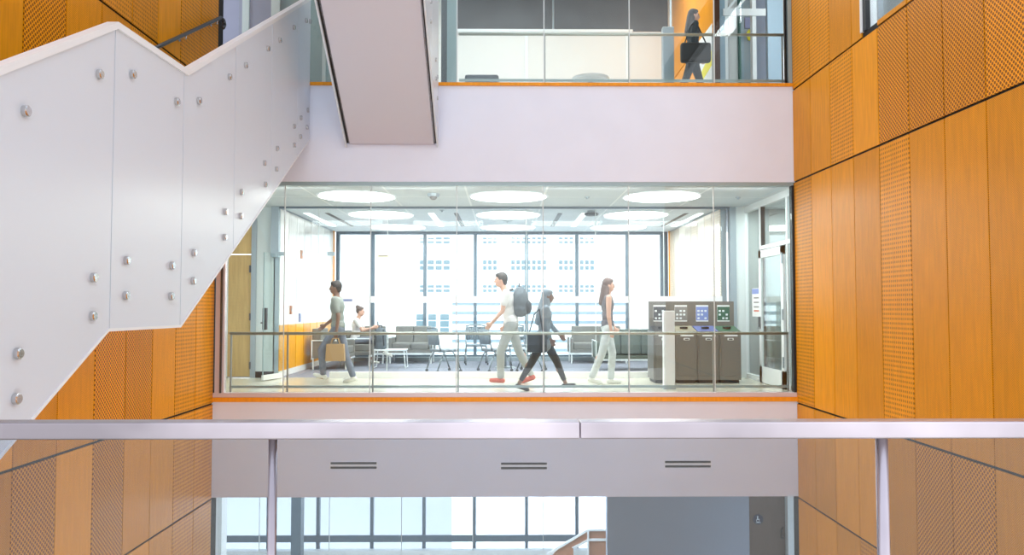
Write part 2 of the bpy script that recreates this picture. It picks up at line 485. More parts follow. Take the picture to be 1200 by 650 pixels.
# partition frame at left
x0, x1 = at(318, 300, YP).x, at(327, 300, YP).x
struct(bx('trim_6', (x0, YP-.05, 2.35), (x1, YP+.06, ZC), 'frame'))
# right column by the partition
struct(bx('wall_column', (at(855, 300, YP).x, YP-.05, 0), (at(862, 300, YP).x, YP+.1, ZC), 'frame'))
struct(bx('wall_column_pale', (at(862, 300, YP).x, YP-.02, 0), (at(873, 300, YP).x, YP+.3, ZC), 'wgrey'))

# ------------------------------------------------------------------ lounge side walls
def lounge_wall(name, X, sgn, y0, y1, n, mats):
    w = sthing(name)
    bx('wall_backing', (X+sgn*.015, y0, 0), (X+sgn*.12, y1, ZC), 'frame', w)
    bx('wall_edge', (X-sgn*.03, y1-.13, 0), (X+sgn*.015, y1-.12, ZC), 'orange', w)
    st = (y1-y0)/n
    for k in range(n):
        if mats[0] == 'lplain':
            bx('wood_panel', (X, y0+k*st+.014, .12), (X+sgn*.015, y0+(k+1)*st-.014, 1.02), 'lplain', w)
            bx('wood_panel', (X, y0+k*st+.014, 1.022), (X+sgn*.015, y0+(k+1)*st-.014, ZC-.03), 'lglare', w)  # upper part carries the painted window glare over orange wood
        else:
            bx('wood_panel', (X, y0+k*st+.014, .12), (X+sgn*.015, y0+(k+1)*st-.014, ZC-.03), mats[k % len(mats)], w)
    bx('baseboard', (X-sgn*.005, y0, 0), (X+sgn*.015, y1, .12), 'curb', w)
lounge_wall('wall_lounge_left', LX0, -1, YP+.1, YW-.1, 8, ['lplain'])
lounge_wall('wall_lounge_right', LX1, 1, YP+.1, YW-.1, 8, ['lslot', 'lslot', 'lpale', 'lslot', 'lpale', 'lpale', 'lslot'])

# left end of the corridor: wood door, grey wall, open glass door
YD = 15.1
dx = [at(p_, 380, YD).x for p_ in (262, 267, 294, 300, 325)]
d = sthing('door_1')
ztr = at(280, 298, YD).z
bx('door_leaf', (dx[1], YD, .02), (dx[2], YD+.05, ztr-.01), 'doorwood', d)
bx('transom_panel', (dx[1], YD, ztr+.01), (dx[2], YD+.05, ZC-.1), 'doorwood', d)
bx('door_frame', (dx[2], YD-.03, 0), (dx[3], YD+.08, ZC), 'frame', d)
bx('door_frame', (dx[1]-.5, YD-.03, 0), (dx[1], YD+.08, ZC), 'wgrey', d)
for py in (315, 371, 428):
    c = at(293.5, py, YD)
    bx('hinge', (c.x-.015, YD-.04, c.z-.07), (c.x+.015, YD, c.z+.07), 'darksteel', d)
struct(bx('wall_corridor', (dx[3], YD, .12), (LX0-.1, YD+.2, ZC), 'wgrey'))
struct(bx('baseboard_corridor', (dx[3], YD-.01, 0), (LX0-.1, YD, .12), 'black'))
struct(bx('wall_corridor_end', (dx[1]-.6, YG+.2, 0), (dx[1]-.5, YD, ZC), 'wgrey'))
# glass door leaf standing ajar
a = at(307.5, 440, 14.2); b = at(331, 440, YP)
ax, bxx = a.x, b.x
gd = thing('glass_door', 'frameless glass door with dark pull handle standing open beside the pale wall', 'door', (bxx, YP-.02, 0))
ang = math.atan2(14.35-(YP-.02), at(307.5, 440, 14.35).x-bxx)
gd.rotation_euler = (0, 0, ang)
Ld = math.hypot(14.35-(YP-.02), at(307.5, 440, 14.35).x-bxx)
ht = at(312, 296, 14.5).z
MB().box((0, -.006, .02), (Ld, .006, ht)).build('pane', 'glass', gd)
MB().box((0, -.02, .015), (Ld, .02, .11)).build('bottom_rail', 'curb', gd)
MB().box((Ld-.02, -.008, .11), (Ld-.002, .008, ht)).build('edge', 'teal', gd)
MB().box((Ld-.10, -.05, .95), (Ld-.05, .03, 1.36)).build('handle', 'darksteel', gd)
MB().tube([(Ld-.07, -.09, 1.08), (Ld-.2, -.09, 1.08)], .014).build('lever', 'darksteel', gd)

# ------------------------------------------------------------------ window walls
def window_wall(name, z0, z1, pxs, py, mat_, wmul, extra=None):
    w = sthing(name)
    xs = [at(p_, py, YW).x for p_ in pxs]
    for i, x in enumerate(xs):
        bx('mullion', (x-wmul/2, YW-.06, z0), (x+wmul/2, YW+.08, z1), mat_, w)
    for a, b in zip(xs[:-1], xs[1:]):
        bx('pane', (a+wmul/2, YW, z0), (b-wmul/2, YW+.01, z1), 'wglass', w)
    bx('head', (xs[0], YW-.08, z1-.07), (xs[-1], YW+.1, z1), mat_, w)
    return w, xs
w, xs = window_wall('window_5', .12, ZC, [396, 437, 498, 557, 617, 676, 735, 779.5], 310, 'bwin', .08)
bx('sill', (xs[0], YW-.1, .0), (xs[-1], YW+.1, .14), 'bwin', w)
bx('sill_cover', (xs[0], YW-.3, .0), (xs[-1], YW-.1, .1), 'frame', w)
bx('jamb', (LX1-.2, YW-.02, 0), (LX1, YW+.05, ZC), 'bwin', w)
w, xs2 = window_wall('window_6', -5, ZL, [262, 315, 373, 436, 497, 556, 617, 676, 735], 605, 'bwin', .08)
zb0, zb1 = at(500, 634.5, YW-.1).z, at(500, 627, YW-.1).z
bx('transom', (xs2[0], YW-.12, zb0), (xs2[-1], YW-.06, zb1), 'bwin', w)
bx('sill', (xs2[0], YW-.3, -5.0), (xs2[-1], YW-.1, zb0-.17), 'wframe', w)
x0 = at(253, 600, 16).x; x1 = at(262, 600, 16).x
struct(bx('trim_7', (x0, 15.9, -5), (x1, 16.2, ZL), 'wframe'))
x0 = at(342.5, 600, 18.6).x; x1 = at(354, 600, 18.6).x
struct(bx('wall_pier', (x0, 18.5, -5), (x1, 18.8, ZL), 'bwin'))
# lower level glass partition with hair-thin joints
g = sthing('window_7')
lx = [at(p_, 610, 14.6).x for p_ in (255, 304, 386, 470.5, 554, 636.5, 711)]
for a, b in zip(lx[:-1], lx[1:]):
    bx('pane', (a+.005, 14.6, -5), (b-.005, 14.612, ZL), 'glass2', g)
for x in lx[1:-1]:
    bx('joint', (x-.006, 14.595, -5), (x+.006, 14.615, ZL), 'jointm', g)
bx('base_rail', (lx[0], 14.57, -5), (lx[-1], 14.64, -4.9), 'curb', g)
# lower level grey wall with restroom door
YB = 14.6
x0, x1, x2, x3 = [at(p_, 610, YB).x for p_ in (711.5, 878, 921, 935)]
struct(bx('wall_lower', (x0, YB, -5), (x1, YB+.2, ZL), 'lowgrey'))
struct(bx('trim_8', (x2, YB-.1, -5), (x3+.25, YB+.2, ZL), 'fline'))
d = sthing('door_2')
bx('door_leaf', (x1+.01, YB+.02, -5), (x2-.01, YB+.07, ZL-.02), 'doorlow', d)
c = at(914, 624, YB)
MB().tube([(c.x+.06, YB-.0, c.z+.1), (c.x+.0, YB-.07, c.z+.07), (c.x+.0, YB-.07, c.z-.07), (c.x+.06, YB-.0, c.z-.1)], .014).build('handle', 'black', d)
c = at(888.7, 608.5, YB)
s = thing('restroom_sign', 'round navy sign with a pale wheelchair symbol on the grey-brown door', 'sign', (c.x, YB+.02, c.z))
MB().cyl((0, 0, 0), (0, -.012, 0), .095, n=36).build('disc', 'navy', s)
sm = MB()
sm.cyl((-.012, -.012, .052), (-.012, -.018, .052), .012, n=12)
sm.box((-.02, -.018, -.005), (-.004, -.012, .038)).box((-.012, -.018, -.005), (.022, -.012, .008))
for k in range(14):
    a0 = math.radians(100+k*17); a1 = math.radians(100+(k+1)*17)
    sm.cyl((-.004+.03*math.cos(a0), -.015, -.018+.03*math.sin(a0)), (-.004+.03*math.cos(a1), -.015, -.018+.03*math.sin(a1)), .004, n=6)
sm.box((.016, -.018, -.035), (.023, -.012, .004)).box((-.045, -.018, -.062), (.045, -.012, -.054))
sm.build('symbol', 'fline', s)
# stair parapet seen through the lower windows
s = thing('staircase', 'small brown and white staircase end seen through the lower level glass', 'staircase', (at(683, 640, 17).x, 17, -5))
def q(px, py, Y=17): return at(px, py, Y) - Vector(s.location)
MB().prism([q(655, 642), q(688, 621), q(711, 621), q(711, 631), q(690, 631), q(672, 642), q(672, 660), q(640, 660)], (0, .06, 0)).build('parapet', 'brownp', s)
MB().prism([q(640, 648), q(688, 619.5), q(712, 619.5), q(712, 621.5), q(689, 621.5), q(644, 649)], (0, -.04, 0)).build('top_rail', 'wframe', s)
MB().prism([q(670, 641), q(690, 630.5), q(712, 630.5), q(712, 633), q(690, 633), q(674, 642)], (0, -.04, 0)).build('stringer', 'wframe', s)
MB().prism([q(688, 620), q(690, 620), q(690, 655), q(688, 655)], (0, -.05, 0)).build('post', 'wframe', s)
MB().prism([q(690, 633), q(711, 633), q(711, 660), q(690, 660)], (0, .06, 0)).build('lower_panel', 'brownp', s)

# ------------------------------------------------------------------ storefront on the right end of the corridor
XS = 4.74
w = sthing('window_8')
def sx(px): return onx(px, 360, XS).y
ys = [sx(p_) for p_ in (873, 893, 925, 931)]
for y_, wd, m_ in ((ys[0], .06, 'black'), (ys[0]-.1, .05, 'wframe'), (ys[1], .07, 'wframe'), (ys[1]-.09, .03, 'black'), (ys[2], .07, 'wframe'), (ys[2]-.12, .05, 'teal')):
    bx('mullion', (XS-.03, y_-wd/2, 0), (XS+.04, y_+wd/2, ZC), m_, w)
bx('head', (XS-.04, YG+.2, ZC-.12), (XS+.05, YP, ZC), 'wframe', w)
zt = onx(905, 290, XS).z
bx('transom', (XS-.04, YG+.2, zt), (XS+.05, ys[1], zt+.07), 'wframe', w)
bx('sill', (XS-.03, YG+.2, 0), (XS+.05, YP, .09), 'wframe', w)
bx('pane', (XS, YG+.2, .09), (XS+.008, YP, ZC-.1), 'glass', w)
d = thing('glazed_door', 'white framed glass door with lever handle at the right end of the corridor', 'door', (XS-.06, ys[1]-.07, 0))
dl = ys[1]-.07-ys[2]-.05
MB().box((-.02, -.12, .01), (.02, 0, zt-.02)).box((-.02, -dl, .01), (.02, -dl+.12, zt-.02)).box((-.02, -dl, zt-.16), (.02, 0, zt-.02)).box((-.02, -dl, .01), (.02, 0, .3)).build('frame', 'wframe', d)
MB().box((-.004, -dl+.12, .3), (.004, -.12, zt-.16)).build('pane', 'glass', d)
MB().box((-.05, -.09, .98), (-.02, -.03, 1.2)).build('lock_plate', 'darksteel', d)
MB().tube([(-.03, -.06, 1.0), (-.08, -.06, 1.0), (-.08, -.2, 1.0)], .012).build('lever', 'stud', d)
for z_ in (.45, 1.25, 2.2):
    MB().box((-.035, -dl, z_-.09), (-.02, -dl+.05, z_+.09)).build('hinge', 'frame', d)
# room behind
struct(bx('wall_far_right', (6.6, YG+.2, 0), (6.7, YP+1, ZC), 'dimwall'))
struct(bx('baseboard_far_right', (6.56, YG+.2, 0), (6.6, YP+1, .5), 'darkfloor'))
struct(bx('wall_side_room', (4.8, YP+.3, 0), (6.6, YP+.4, ZC), 'dimwall'))
struct(bx('floor_side_room', (XS+.06, YG+.2, .0), (6.6, YP+.3, .012), 'darkfloor'))
c1 = onx(880, 338, XS-.04); c2 = onx(890.5, 371, XS-.04)
n = thing('notice', 'white paper notice with blue heading taped to the glass beside the door', 'notice', (XS-.015, c1.y, c2.z))
W_ = c1.y-c2.y; H_ = c1.z-c2.z
MB().box((-.004, -W_, 0), (0, 0, H_)).build('sheet', 'paper', n)
MB().box((-.006, -W_, H_*.80), (-.004, 0, H_*.98)).build('heading', 'pblue', n)
for k, zz in enumerate((.66, .5, .34, .2)):
    MB().box((-.006, -W_*.8, H_*zz-.012), (-.004, -W_*(.2), H_*zz+.014)).build('text_line', 'pgrey' if k < 3 else 'redshoe', n)

# ------------------------------------------------------------------ ceiling fittings
for r_, (yy, pys) in enumerate(((13.57, 0), (16.24, 1), (18.8, 2))):
    for c_, xx in enumerate((-2.63, .06, 2.78)):
        lab = ['left', 'middle', 'right'][c_] + ' round ceiling light in the ' + ['row nearest the atrium glass', 'middle row of lights', 'row nearest the windows'][r_]
        t = thing('ceiling_light', lab, 'ceiling light', (xx, yy, ZC), 0, 'round flush ceiling lights')
        MB().cyl((0, 0, 0), (0, 0, -.012), .70, n=64).build('rim', 'wframe', t)
        MB().cyl((0, 0, -.012), (0, 0, -.02), .665, n=64).build('diffuser', 'disc', t)
        ld = bpy.data.lights.new('lamp', 'AREA'); ld.shape = 'DISK'; ld.size = 1.3; ld.energy = 40
        ld.color = (1, .99, .97)
        lo = bpy.data.objects.new('lamp', ld); C.objects.link(lo); lo.parent = t; lo.location = (0, 0, -.03)
for i, xx in enumerate((-3.72, -1.03, 1.15, 3.8)):
    o = bx('slot_diffuser', (xx-.045, 16.0, ZC-.006), (xx+.045, 18.6, ZC+.004), 'black')
    tag(o, ['leftmost', 'second from the left', 'third from the left', 'rightmost'][i]+' of the black linear air slots in the lounge ceiling', 'air slot', 'black ceiling air slots')
for i, xx in enumerate((-4.15, -1.55, 1.66, 4.1)):
    o = bx('linear_light', (xx-.06, 16.0, ZC-.008), (xx+.06, 18.6, ZC+.004), 'strip')
    tag(o, ['leftmost', 'second from the left', 'third from the left', 'rightmost'][i]+' of the white linear lights in the lounge ceiling', 'light', 'white linear ceiling lights')
c = onz(508, 227, ZC)
t = thing('smoke_detector', 'small grey domed detector on the ceiling between the left and middle lights', 'smoke detector', (c.x, c.y, ZC))
MB().cyl((0, 0, 0), (0, 0, -.05), .11, .1, n=24).build('base', 'frame', t); MB().ball((0, 0, -.05), (.07, .07, .06)).build('dome', 'pgrey', t, True)
c = onz(693, 247, ZC)
t = thing('ceiling_camera', 'small dark camera housing on the lounge ceiling left of the right lights', 'camera', (c.x, c.y, ZC))
MB().cyl((0, 0, 0), (0, 0, -.04), .09, n=20).build('mount', 'frame', t); MB().ball((0, 0, -.07), (.16, .1, .045)).build('housing', 'darksteel', t, True)
for i, (px_, py_) in enumerate(((595, 258.5), (688, 230.5), (518, 246), (865, 231))):
    c = onz(px_, py_, ZC)
    t = thing('sprinkler', ['small grey sprinkler plate between the two middle rows of lights', 'small sprinkler plate between the middle and right front lights', 'small sprinkler plate left of the centre row of lights', 'small sprinkler plate right of the right front light'][i], 'sprinkler', (c.x, c.y, ZC), 0, 'ceiling sprinkler plates')
    MB().cyl((0, 0, 0), (0, 0, -.012), .1 if i == 0 else .05, n=20).build('plate', 'frame', t)
    MB().cyl((0, 0, -.012), (0, 0, -.04), .02, n=10).build('head', 'frame', t)

# ------------------------------------------------------------------ upper floor contents
YU = 17.0
a = at(536, 36, YU); b = at(782, 0, YU)
struct(bx('wall_upper_back', (-9, YU, ZU), (3.7, YU+.1, 8.3), 'cream'))
bb = thing('chalkboard', 'wide smudged dark grey chalkboard on the upper level', 'chalkboard', (a.x, YU, a.z))
Wb = b.x-a.x
mid = at(649+0, 20, YU)
MB().box((0, -.04, 0), (Wb*.45, 0, 2.2)).build('board_panel', 'board', bb)
MB().box((Wb*.46, -.04, 0), (Wb, 0, 2.2)).build('board_panel', 'board', bb)
MB().box((Wb*.452, -.05, 0), (Wb*.458, 0, 2.2)).build('divider', 'frame', bb)
MB().box((-.02, -.12, -.06), (Wb*.83, 0, 0)).build('tray', 'wframe', bb)
c = at(536, 60, YU)
for px_ in (617, 735):
    x = at(px_, 60, YU).x
    struct(bx('trim_seam', (x-.03, YU-.02, ZU), (x+.03, YU, a.z-.06), 'wframe'))
# left column at the balcony edge
x0, x1, x2 = [at(p_, 60, 13.2).x for p_ in (517, 524, 535)]
struct(bx('wall_post_dark', (x0, 13.2, ZU), (x1, 13.4, 8.3), 'darksteel'))
struct(bx('wall_post_green', (x1, 13.15, ZU), (x2, 13.4, 8.3), 'teal'))
# grey column stub
x0, x1 = at(777, 60, 14).x, at(790, 60, 14).x
o = tag(bx('pylon', (x0, 14, ZU), (x1, 14.15, at(780, 31, 14).z), 'frame', bev=.01), 'grey free-standing pylon at the end of the upper level chalkboard', 'pylon')
# orange side wall
xo = at(836, 60, 13.6).x
w = sthing('wall_upper_orange')
ysq = [YU, 15.9, 14.8, 13.6]
zs = onx(824, 0, xo)
for k in range(3):
    for (z0, z1) in ((ZU, 6.42), (6.44, 8.3)):
        bx('wood_panel', (xo, ysq[k+1]+.006, z0), (xo+.02, ysq[k]-.006, z1), 'orange', w)
bx('wall_backing', (xo+.02, 13.6, ZU), (xo+.12, YU, 8.3), 'seam', w)
# posters on it
c1 = onx(818, 32, xo-.01); c2 = onx(835, 92, xo-.01)
po = thing('poster', 'white and yellow poster on the orange wall behind the upper level walker', 'poster', (xo-.008, c1.y, ZU+.35))
Lp = c1.y-13.65
MB().box((0, -Lp, 0), (.005, 0, 1.25)).build('sheet', 'paper', po)
MB().prism([(-.002, 0, .55), (-.002, -Lp, .78), (-.002, -Lp, .5), (-.002, 0, .38)], (.002, 0, 0)).build('yellow_band', 'yellow', po)
MB().prism([(-.003, -Lp*.1, .1), (-.003, -Lp*.5, .28), (-.003, -Lp*.8, .12), (-.003, -Lp*.6, .02)], (.002, 0, 0)).build('yellow_patch', 'yellow', po)
MB().box((-.004, -Lp*.9, .08), (-.002, -Lp*.6, .2)).build('dark_patch', 'pgreen', po)
# glazed bay at right
YQ = 13.7
def ub(name, p0, p1, m_, y0=YQ, y1=None, t0=None, parent=None):
    x0 = at(p0, 60, y0).x; x1 = at(p1, 60, y0).x
    z0, z1 = (ZU, 8.3) if t0 is None else t0
    return bx(name, (x0, y0, z0), (x1, (y1 or y0+.12), z1), m_, parent)
w = sthing('door_3')
ub('column', 836.5, 850, 'bframe', parent=w)
ub('stile', 850, 853.5, 'wframe', parent=w)
ub('panel', 854, 866, 'cream', 14.2, parent=w)
ub('frame', 866.5, 868.5, 'pgreen', 14.1, parent=w)
ub('panel', 868.5, 882, 'fwin', 14.3, parent=w)
ub('stile', 882, 886.5, 'wframe', parent=w)
ub('curtain', 886.5, 900, 'lowgrey', 14.2, parent=w)
ub('column', 900, 918, 'bframe', parent=w)
z0, z1 = at(870, 18, YQ-.03).z, at(870, 10, YQ-.03).z
ub('cross_bar', 848, 898, 'wframe', YQ-.03, YQ, (z0, z1), w)
for k in range(2):
    p0 = at(852+k*10, 10, YQ-.02); p1 = at(868+k*10, -10, YQ-.02)
    MB().prism([p0, p0+Vector((.05, 0, 0)), p1+Vector((.05, 0, 0)), p1], (0, .02, 0)).build('brace', 'wframe', w)
c = at(878, 41, 14.28)
s = thing('yellow_sign', 'small yellow oval sign on the upper level glass bay under a blue sign', 'sign', (c.x, 14.28, c.z))
MB().ball((0, 0, 0), (.05, .012, .11)).build('disc', 'yellow', s, True)
c = at(876, 27, 14.28)
s = tag(bx('blue_sign', (c.x-.05, 14.27, c.z-.1), (c.x+.05, 14.29, c.z+.1), 'bluesign'), 'small dark blue sign above the yellow sign on the upper level', 'sign')
# small desk and chairs tops peeking over the slab edge
c = at(692, 94, 13.4)
t = thing('side_table', 'white round table top just above the upper level sill', 'table', (c.x, 13.4, ZU))
ht = c.z-ZU+.03
MB().cyl((0, 0, ht-.05), (0, 0, ht), .33, n=36).build('tabletop', 'cream', t)
MB().cyl((0, 0, 0), (0, 0, ht-.05), .05, n=16).build('pedestal', 'frame', t)
c = at(565, 93, 13.6)
t = thing('lounge_stool', 'low blue-grey stool just above the upper level sill at left', 'stool', (c.x, 13.6, ZU))
MB().box((-.3, -.25, c.z-ZU-.12), (.3, .25, c.z-ZU+.02), .05).build('seat', 'pack', t, True)
MB().box((-.2, -.2, 0), (.2, .2, c.z-ZU-.12)).build('base', 'frame', t)
# left upper grey wall behind the stair
struct(bx('wall_upper_left', (-7.5, 13.0, ZU), (-4.0, 13.1, 8.3), 'grey'))
for i, (p0, p1) in enumerate(((282, 290), (316, 326))):
    x0, x1 = at(p0, 40, 12.9).x, at(p1, 40, 12.9).x
    struct(bx('trim_strip', (x0, 12.96, ZU), (x1, 13.0, 8.3), 'wgrey'))
struct(bx('wall_upper_dark', (-4.0, 13.3, ZU), (-2.0, 13.4, 8.3), 'teal'))
struct(bx('glint_strip_upper', (at(378, 60, 13.25).x, 13.22, ZU), (at(382, 60, 13.25).x, 13.3, 8.3), 'wgrey'))  # pale strip modelled as a glint on the dark glass

# ------------------------------------------------------------------ main staircase
XP = -3.07
def yz(px, py): v = onx(px, py, XP); return (v.y, v.z)
T0, T1, T2, T3 = yz(0, 85), yz(136, 32), yz(219, 87), yz(364, -1)
B0, B1, B2, B3 = yz(0, 535), yz(127, 386.5), yz(211.5, 382), yz(361, 166)
def lin(a, b, y): return a[1] + (b[1]-a[1])*(y-a[0])/(b[0]-a[0])
YE = 11.98
def top(y): return lin(T0, T1, y) if y < T1[0] else (lin(T1, T2, y) if y < T2[0] else lin(T2, T3, y))
def bot(y): return lin(B0, B1, y) if y < B1[0] else (lin(B1, B2, y) if y < B2[0] else lin(B2, B3, y))
st = thing('staircase', 'large white panelled staircase zigzagging up along the left wood wall', 'staircase', (XP, T1[0], 0))
OFF = Vector(st.location)
def V(x, y, z): return Vector((x, y, z))-OFF
seams = [1.9, 3.95, yz(132, 200)[0], yz(213.5, 230)[0], yz(275, 170)[0], yz(318, 140)[0], yz(349, 100)[0], YE]
panels = []
for a, b in zip(seams[:-1], seams[1:]):
    a_, b_ = a+.006, b-.006
    br = [y for y in (T1[0], B1[0], T2[0], B2[0]) if a_+.05 < y < b_-.05]
    pts = [(a_, top(a_))]
    for y in (T1[0], T2[0]):
        if a_+.03 < y < b_-.03: pts.append((y, top(y)))
    pts += [(b_, top(b_)), (b_, bot(b_))]
    for y in (B2[0], B1[0]):
        if a_+.03 < y < b_-.03: pts.append((y, bot(y)))
    pts.append((a_, bot(a_)))
    panels.append(MB().prism([V(XP, y, z) for y, z in pts], (-.025, 0, 0)).build('parapet_panel', 'panelw', st))
tp = [(seams[0], top(seams[0])), T1, T2, (YE, top(YE))]
cp = MB()
for (a, b) in zip(tp[:-1], tp[1:]):
    cp.prism([V(XP+.02, a[0], a[1]-.012), V(XP+.02, b[0], b[1]-.012), V(XP+.02, b[0], b[1]+.045), V(XP+.02, a[0], a[1]+.045)], (-.09, 0, 0))
cp.build('top_cap', 'capw', st)
bt = [(seams[0], bot(seams[0])), B1, B2, (YE, bot(YE))]
cp = MB()
for (a, b) in zip(bt[:-1], bt[1:]):
    cp.prism([V(XP+.006, a[0], a[1]-.012), V(XP+.006, b[0], b[1]-.012), V(XP+.006, b[0], b[1]+.012), V(XP+.006, a[0], a[1]+.012)], (-.04, 0, 0))
cp.build('bottom_edge', 'capw', st)
MB().prism([V(XP-.03, y, z) for y, z in (tp + bt[::-1])], (-.015, 0, 0)).build('inner_backing', 'lowgrey', st)
# soffit slab and steps
sl = []
XI = XL+.03
so = MB()
so.prism([V(XI, y, z+.03) for y, z in bt] + [V(XI, y, z+.22) for y, z in bt[::-1]], (XP-.05-XI, 0, 0))
so.build('soffit', 'soffit', st)
sp = MB()
def flight(ya, za, yb, zb, n):
    for k in range(n):
        y0 = ya+(yb-ya)*k/n; y1 = ya+(yb-ya)*(k+1)/n; z1 = za+(zb-za)*(k+1)/n
        sp.box(V(XI, y0, z1-.32), V(XP-.05, y1+.03, z1))
flight(seams[0], top(seams[0])-1.07, T1[0], T1[1]-1.07, 14)
sp.box(V(XI, T1[0], T1[1]-1.35), V(XP-.05, T2[0], T1[1]-1.07))
flight(T2[0], T2[1]-1.07, YE-.3, ZU, 14)
sp.build('steps', 'wgrey', st)
studs = [(28, 130), (115, 87), (108, 325), (107, 370), (19, 414), (17, 467), (154, 87), (206, 119), (147, 305), (146, 346), (200, 311), (199, 347),
 (232, 118), (268, 90), (226, 296), (225, 329), (263, 248), (262, 278), (287, 76.5), (313, 57), (282, 225), (281, 253), (309, 191), (310, 216),
 (327, 47), (343.5, 32), (324, 174), (323, 198), (344, 148), (344, 170), (358, 24), (366, 30), (352, 138), (351.5, 160), (360, 129), (359, 149)]
for px_, py_ in studs:
    y, z = yz(px_, py_)
    if y > YE-.05: y = YE-.08
    k = max(i for i in range(len(seams)-1) if seams[i] < y)
    MB().cyl(V(XP, y, z), V(XP+.028, y, z), .036, .036, n=24).cyl(V(XP+.028, y, z), V(XP+.034, y, z), .036, .028, n=24).build('stud', 'stud', panels[k])
# wall handrail
h0 = onx(176, 59, XL+.10); h1 = onx(259, 20.5, XL+.10)
hr = thing('handrail', 'dark steel tubular handrail fixed to the wood wall above the staircase', 'handrail', tuple(h0))
def hv(p): return Vector(p)-h0
dirr = (h1-h0)
s0 = h0-dirr*.6
MB().tube([hv(s0), hv(h1), hv(h1+Vector((0, .12, 0))), hv(h1+Vector((0, .16, -.06))), hv(h1+Vector((0, .10, -.13)))], .026, 14).build('rail', 'darksteel', hr, True)
for t_ in (.45, .93):
    p = h0+dirr*t_
    MB().cyl(hv(p), hv(p+Vector((0, 0, -.07))), .012).cyl(hv(p+Vector((0, 0, -.07))), hv(p+Vector((-.10, 0, -.07))), .012).cyl(hv(p+Vector((-.09, 0, -.07))), hv(p+Vector((-.1, 0, -.07))), .04).build('bracket', 'stud', hr)

# ------------------------------------------------------------------ upper flight (soffit coming towards the viewer)
Yf = 11.9
pr = at(512.5, 168, Yf); pl = at(405.5, 168, Yf)
pn = onx(497.5, 0, pr.x)
sl_ = (pn.z-pr.z)/(Yf-pn.y)
uf = thing('staircase', 'white soffit of the upper stair flight rising overhead in front of the fascia', 'staircase', (pl.x, Yf, pr.z))
O2 = Vector(uf.location)
def U(x, y, z): return Vector((x, y, z))-O2
Yn = 8.2
def sz(y): return pr.z + sl_*(Yf-y)
MB().prism([U(pl.x+.04, Yf, sz(Yf)), U(pl.x+.04, Yn, sz(Yn)), U(pl.x+.04, Yn, sz(Yn)+.3), U(pl.x+.04, Yf, sz(Yf)+.3)], (pr.x-pl.x-.075, 0, 0)).build('soffit', 'soffit', uf)
MB().box(U(pl.x+.04, Yf, pr.z), U(pr.x-.035, YG-.005, ZU-.03)).build('landing_edge', 'soffit', uf)
for X_, s_ in ((pl.x, 1), (pr.x, -1)):
    # parapet panels standing outside the flight, split in three
    cuts = [Yf+.02, 10.9, 9.7, Yn]
    pns = []
    for a, b in zip(cuts[:-1], cuts[1:]):
        a_, b_ = a-.006, b+.006
        pns.append(MB().prism([U(X_-.012, a_, sz(a_)-.05), U(X_-.012, b_, sz(b_)-.05), U(X_-.012, b_, sz(b_)+2.2), U(X_-.012, a_, sz(a_)+2.2)], (.024, 0, 0)).build('parapet_panel', 'panelw', uf))
    xg = X_+s_*.012
    MB().prism([U(xg, Yf, sz(Yf)+.0), U(xg, Yn, sz(Yn)), U(xg, Yn, sz(Yn)+.05), U(xg, Yf, sz(Yf)+.05)], (s_*.045, 0, 0)).build('shadow_gap', 'black', uf)
    if s_ < 0:
        for (px_, py_) in ((510, 70), (510, 92), (512, 115), (515, 143), (514, 122), (504, 25), (512, 90), (504, 2)):
            v = onx(px_, py_, X_+.012)
            if v.y > Yf: continue
            k = 0 if v.y > 10.9 else (1 if v.y > 9.7 else 2)
            MB().cyl(U(X_+.012, v.y, v.z), U(X_+.035, v.y, v.z), .03, n=18).build('stud', 'stud', pns[k])
sp = MB()
for k in range(12):
    y = Yf-.3-k*.29
    sp.box(U(pl.x+.05, y-.3, sz(y-.3)+.05), U(pr.x-.05, y, sz(y)+.5+.0))
sp.build('steps', 'wgrey', uf)

# ------------------------------------------------------------------ foreground balustrade
YR = 2.03
zt = at(600, 494.5, YR).z
zb = at(600, 514.5, YR).z
fb = thing('glass_balustrade', 'brushed steel and glass balustrade crossing the foreground', 'balustrade', (0, YR, 0))
xj = at(680, 504, YR).x
MB().box((-3.06, 0, zb), (xj-.001, .062, zt), .004).build('top_rail', 'steel', fb)
MB().box((xj+.001, 0, zb), (4.3, .062, zt), .004).build('top_rail', 'steel', fb)
for px_ in (315.5, 1040.5):
    x = at(px_, 560, YR).x
    b = MB()
    b.box((x-.011, .036, 0), (x-.003, .046, zb)).box((x+.007, .036, 0), (x+.011, .046, zb)) if px_ < 600 else b.cyl((x, .03, 0), (x, .03, zb), .016, n=20)
    if px_ < 600:
        po_ = MB().cyl((x, .03, 0), (x, .03, zb), .0115, n=20).build('post', 'steel', fb, True)
    else:
        po_ = b.build('post', 'steel', fb, True)
for x in (at(315.5, 560, YR).x-1.64, at(1040.5, 560, YR).x+1.64):
    MB().cyl((x, .03, 0), (x, .03, zb), .014, n=20).build('post', 'steel', fb, True)
gx = [-3.05, at(315.5, 560, YR).x-1.64, at(315.5, 560, YR).x, at(1040.5, 560, YR).x, at(1040.5, 560, YR).x+1.64, 4.3]
for a, b in zip(gx[:-1], gx[1:]):
    MB().box((a+.012, .026, .05), (b-.012, .036, zb-.0)).build('glass_panel', 'rglass', fb)
MB().box((-3.05, .0, 0), (4.3, .06, .05)).build('shoe', 'steel', fb)

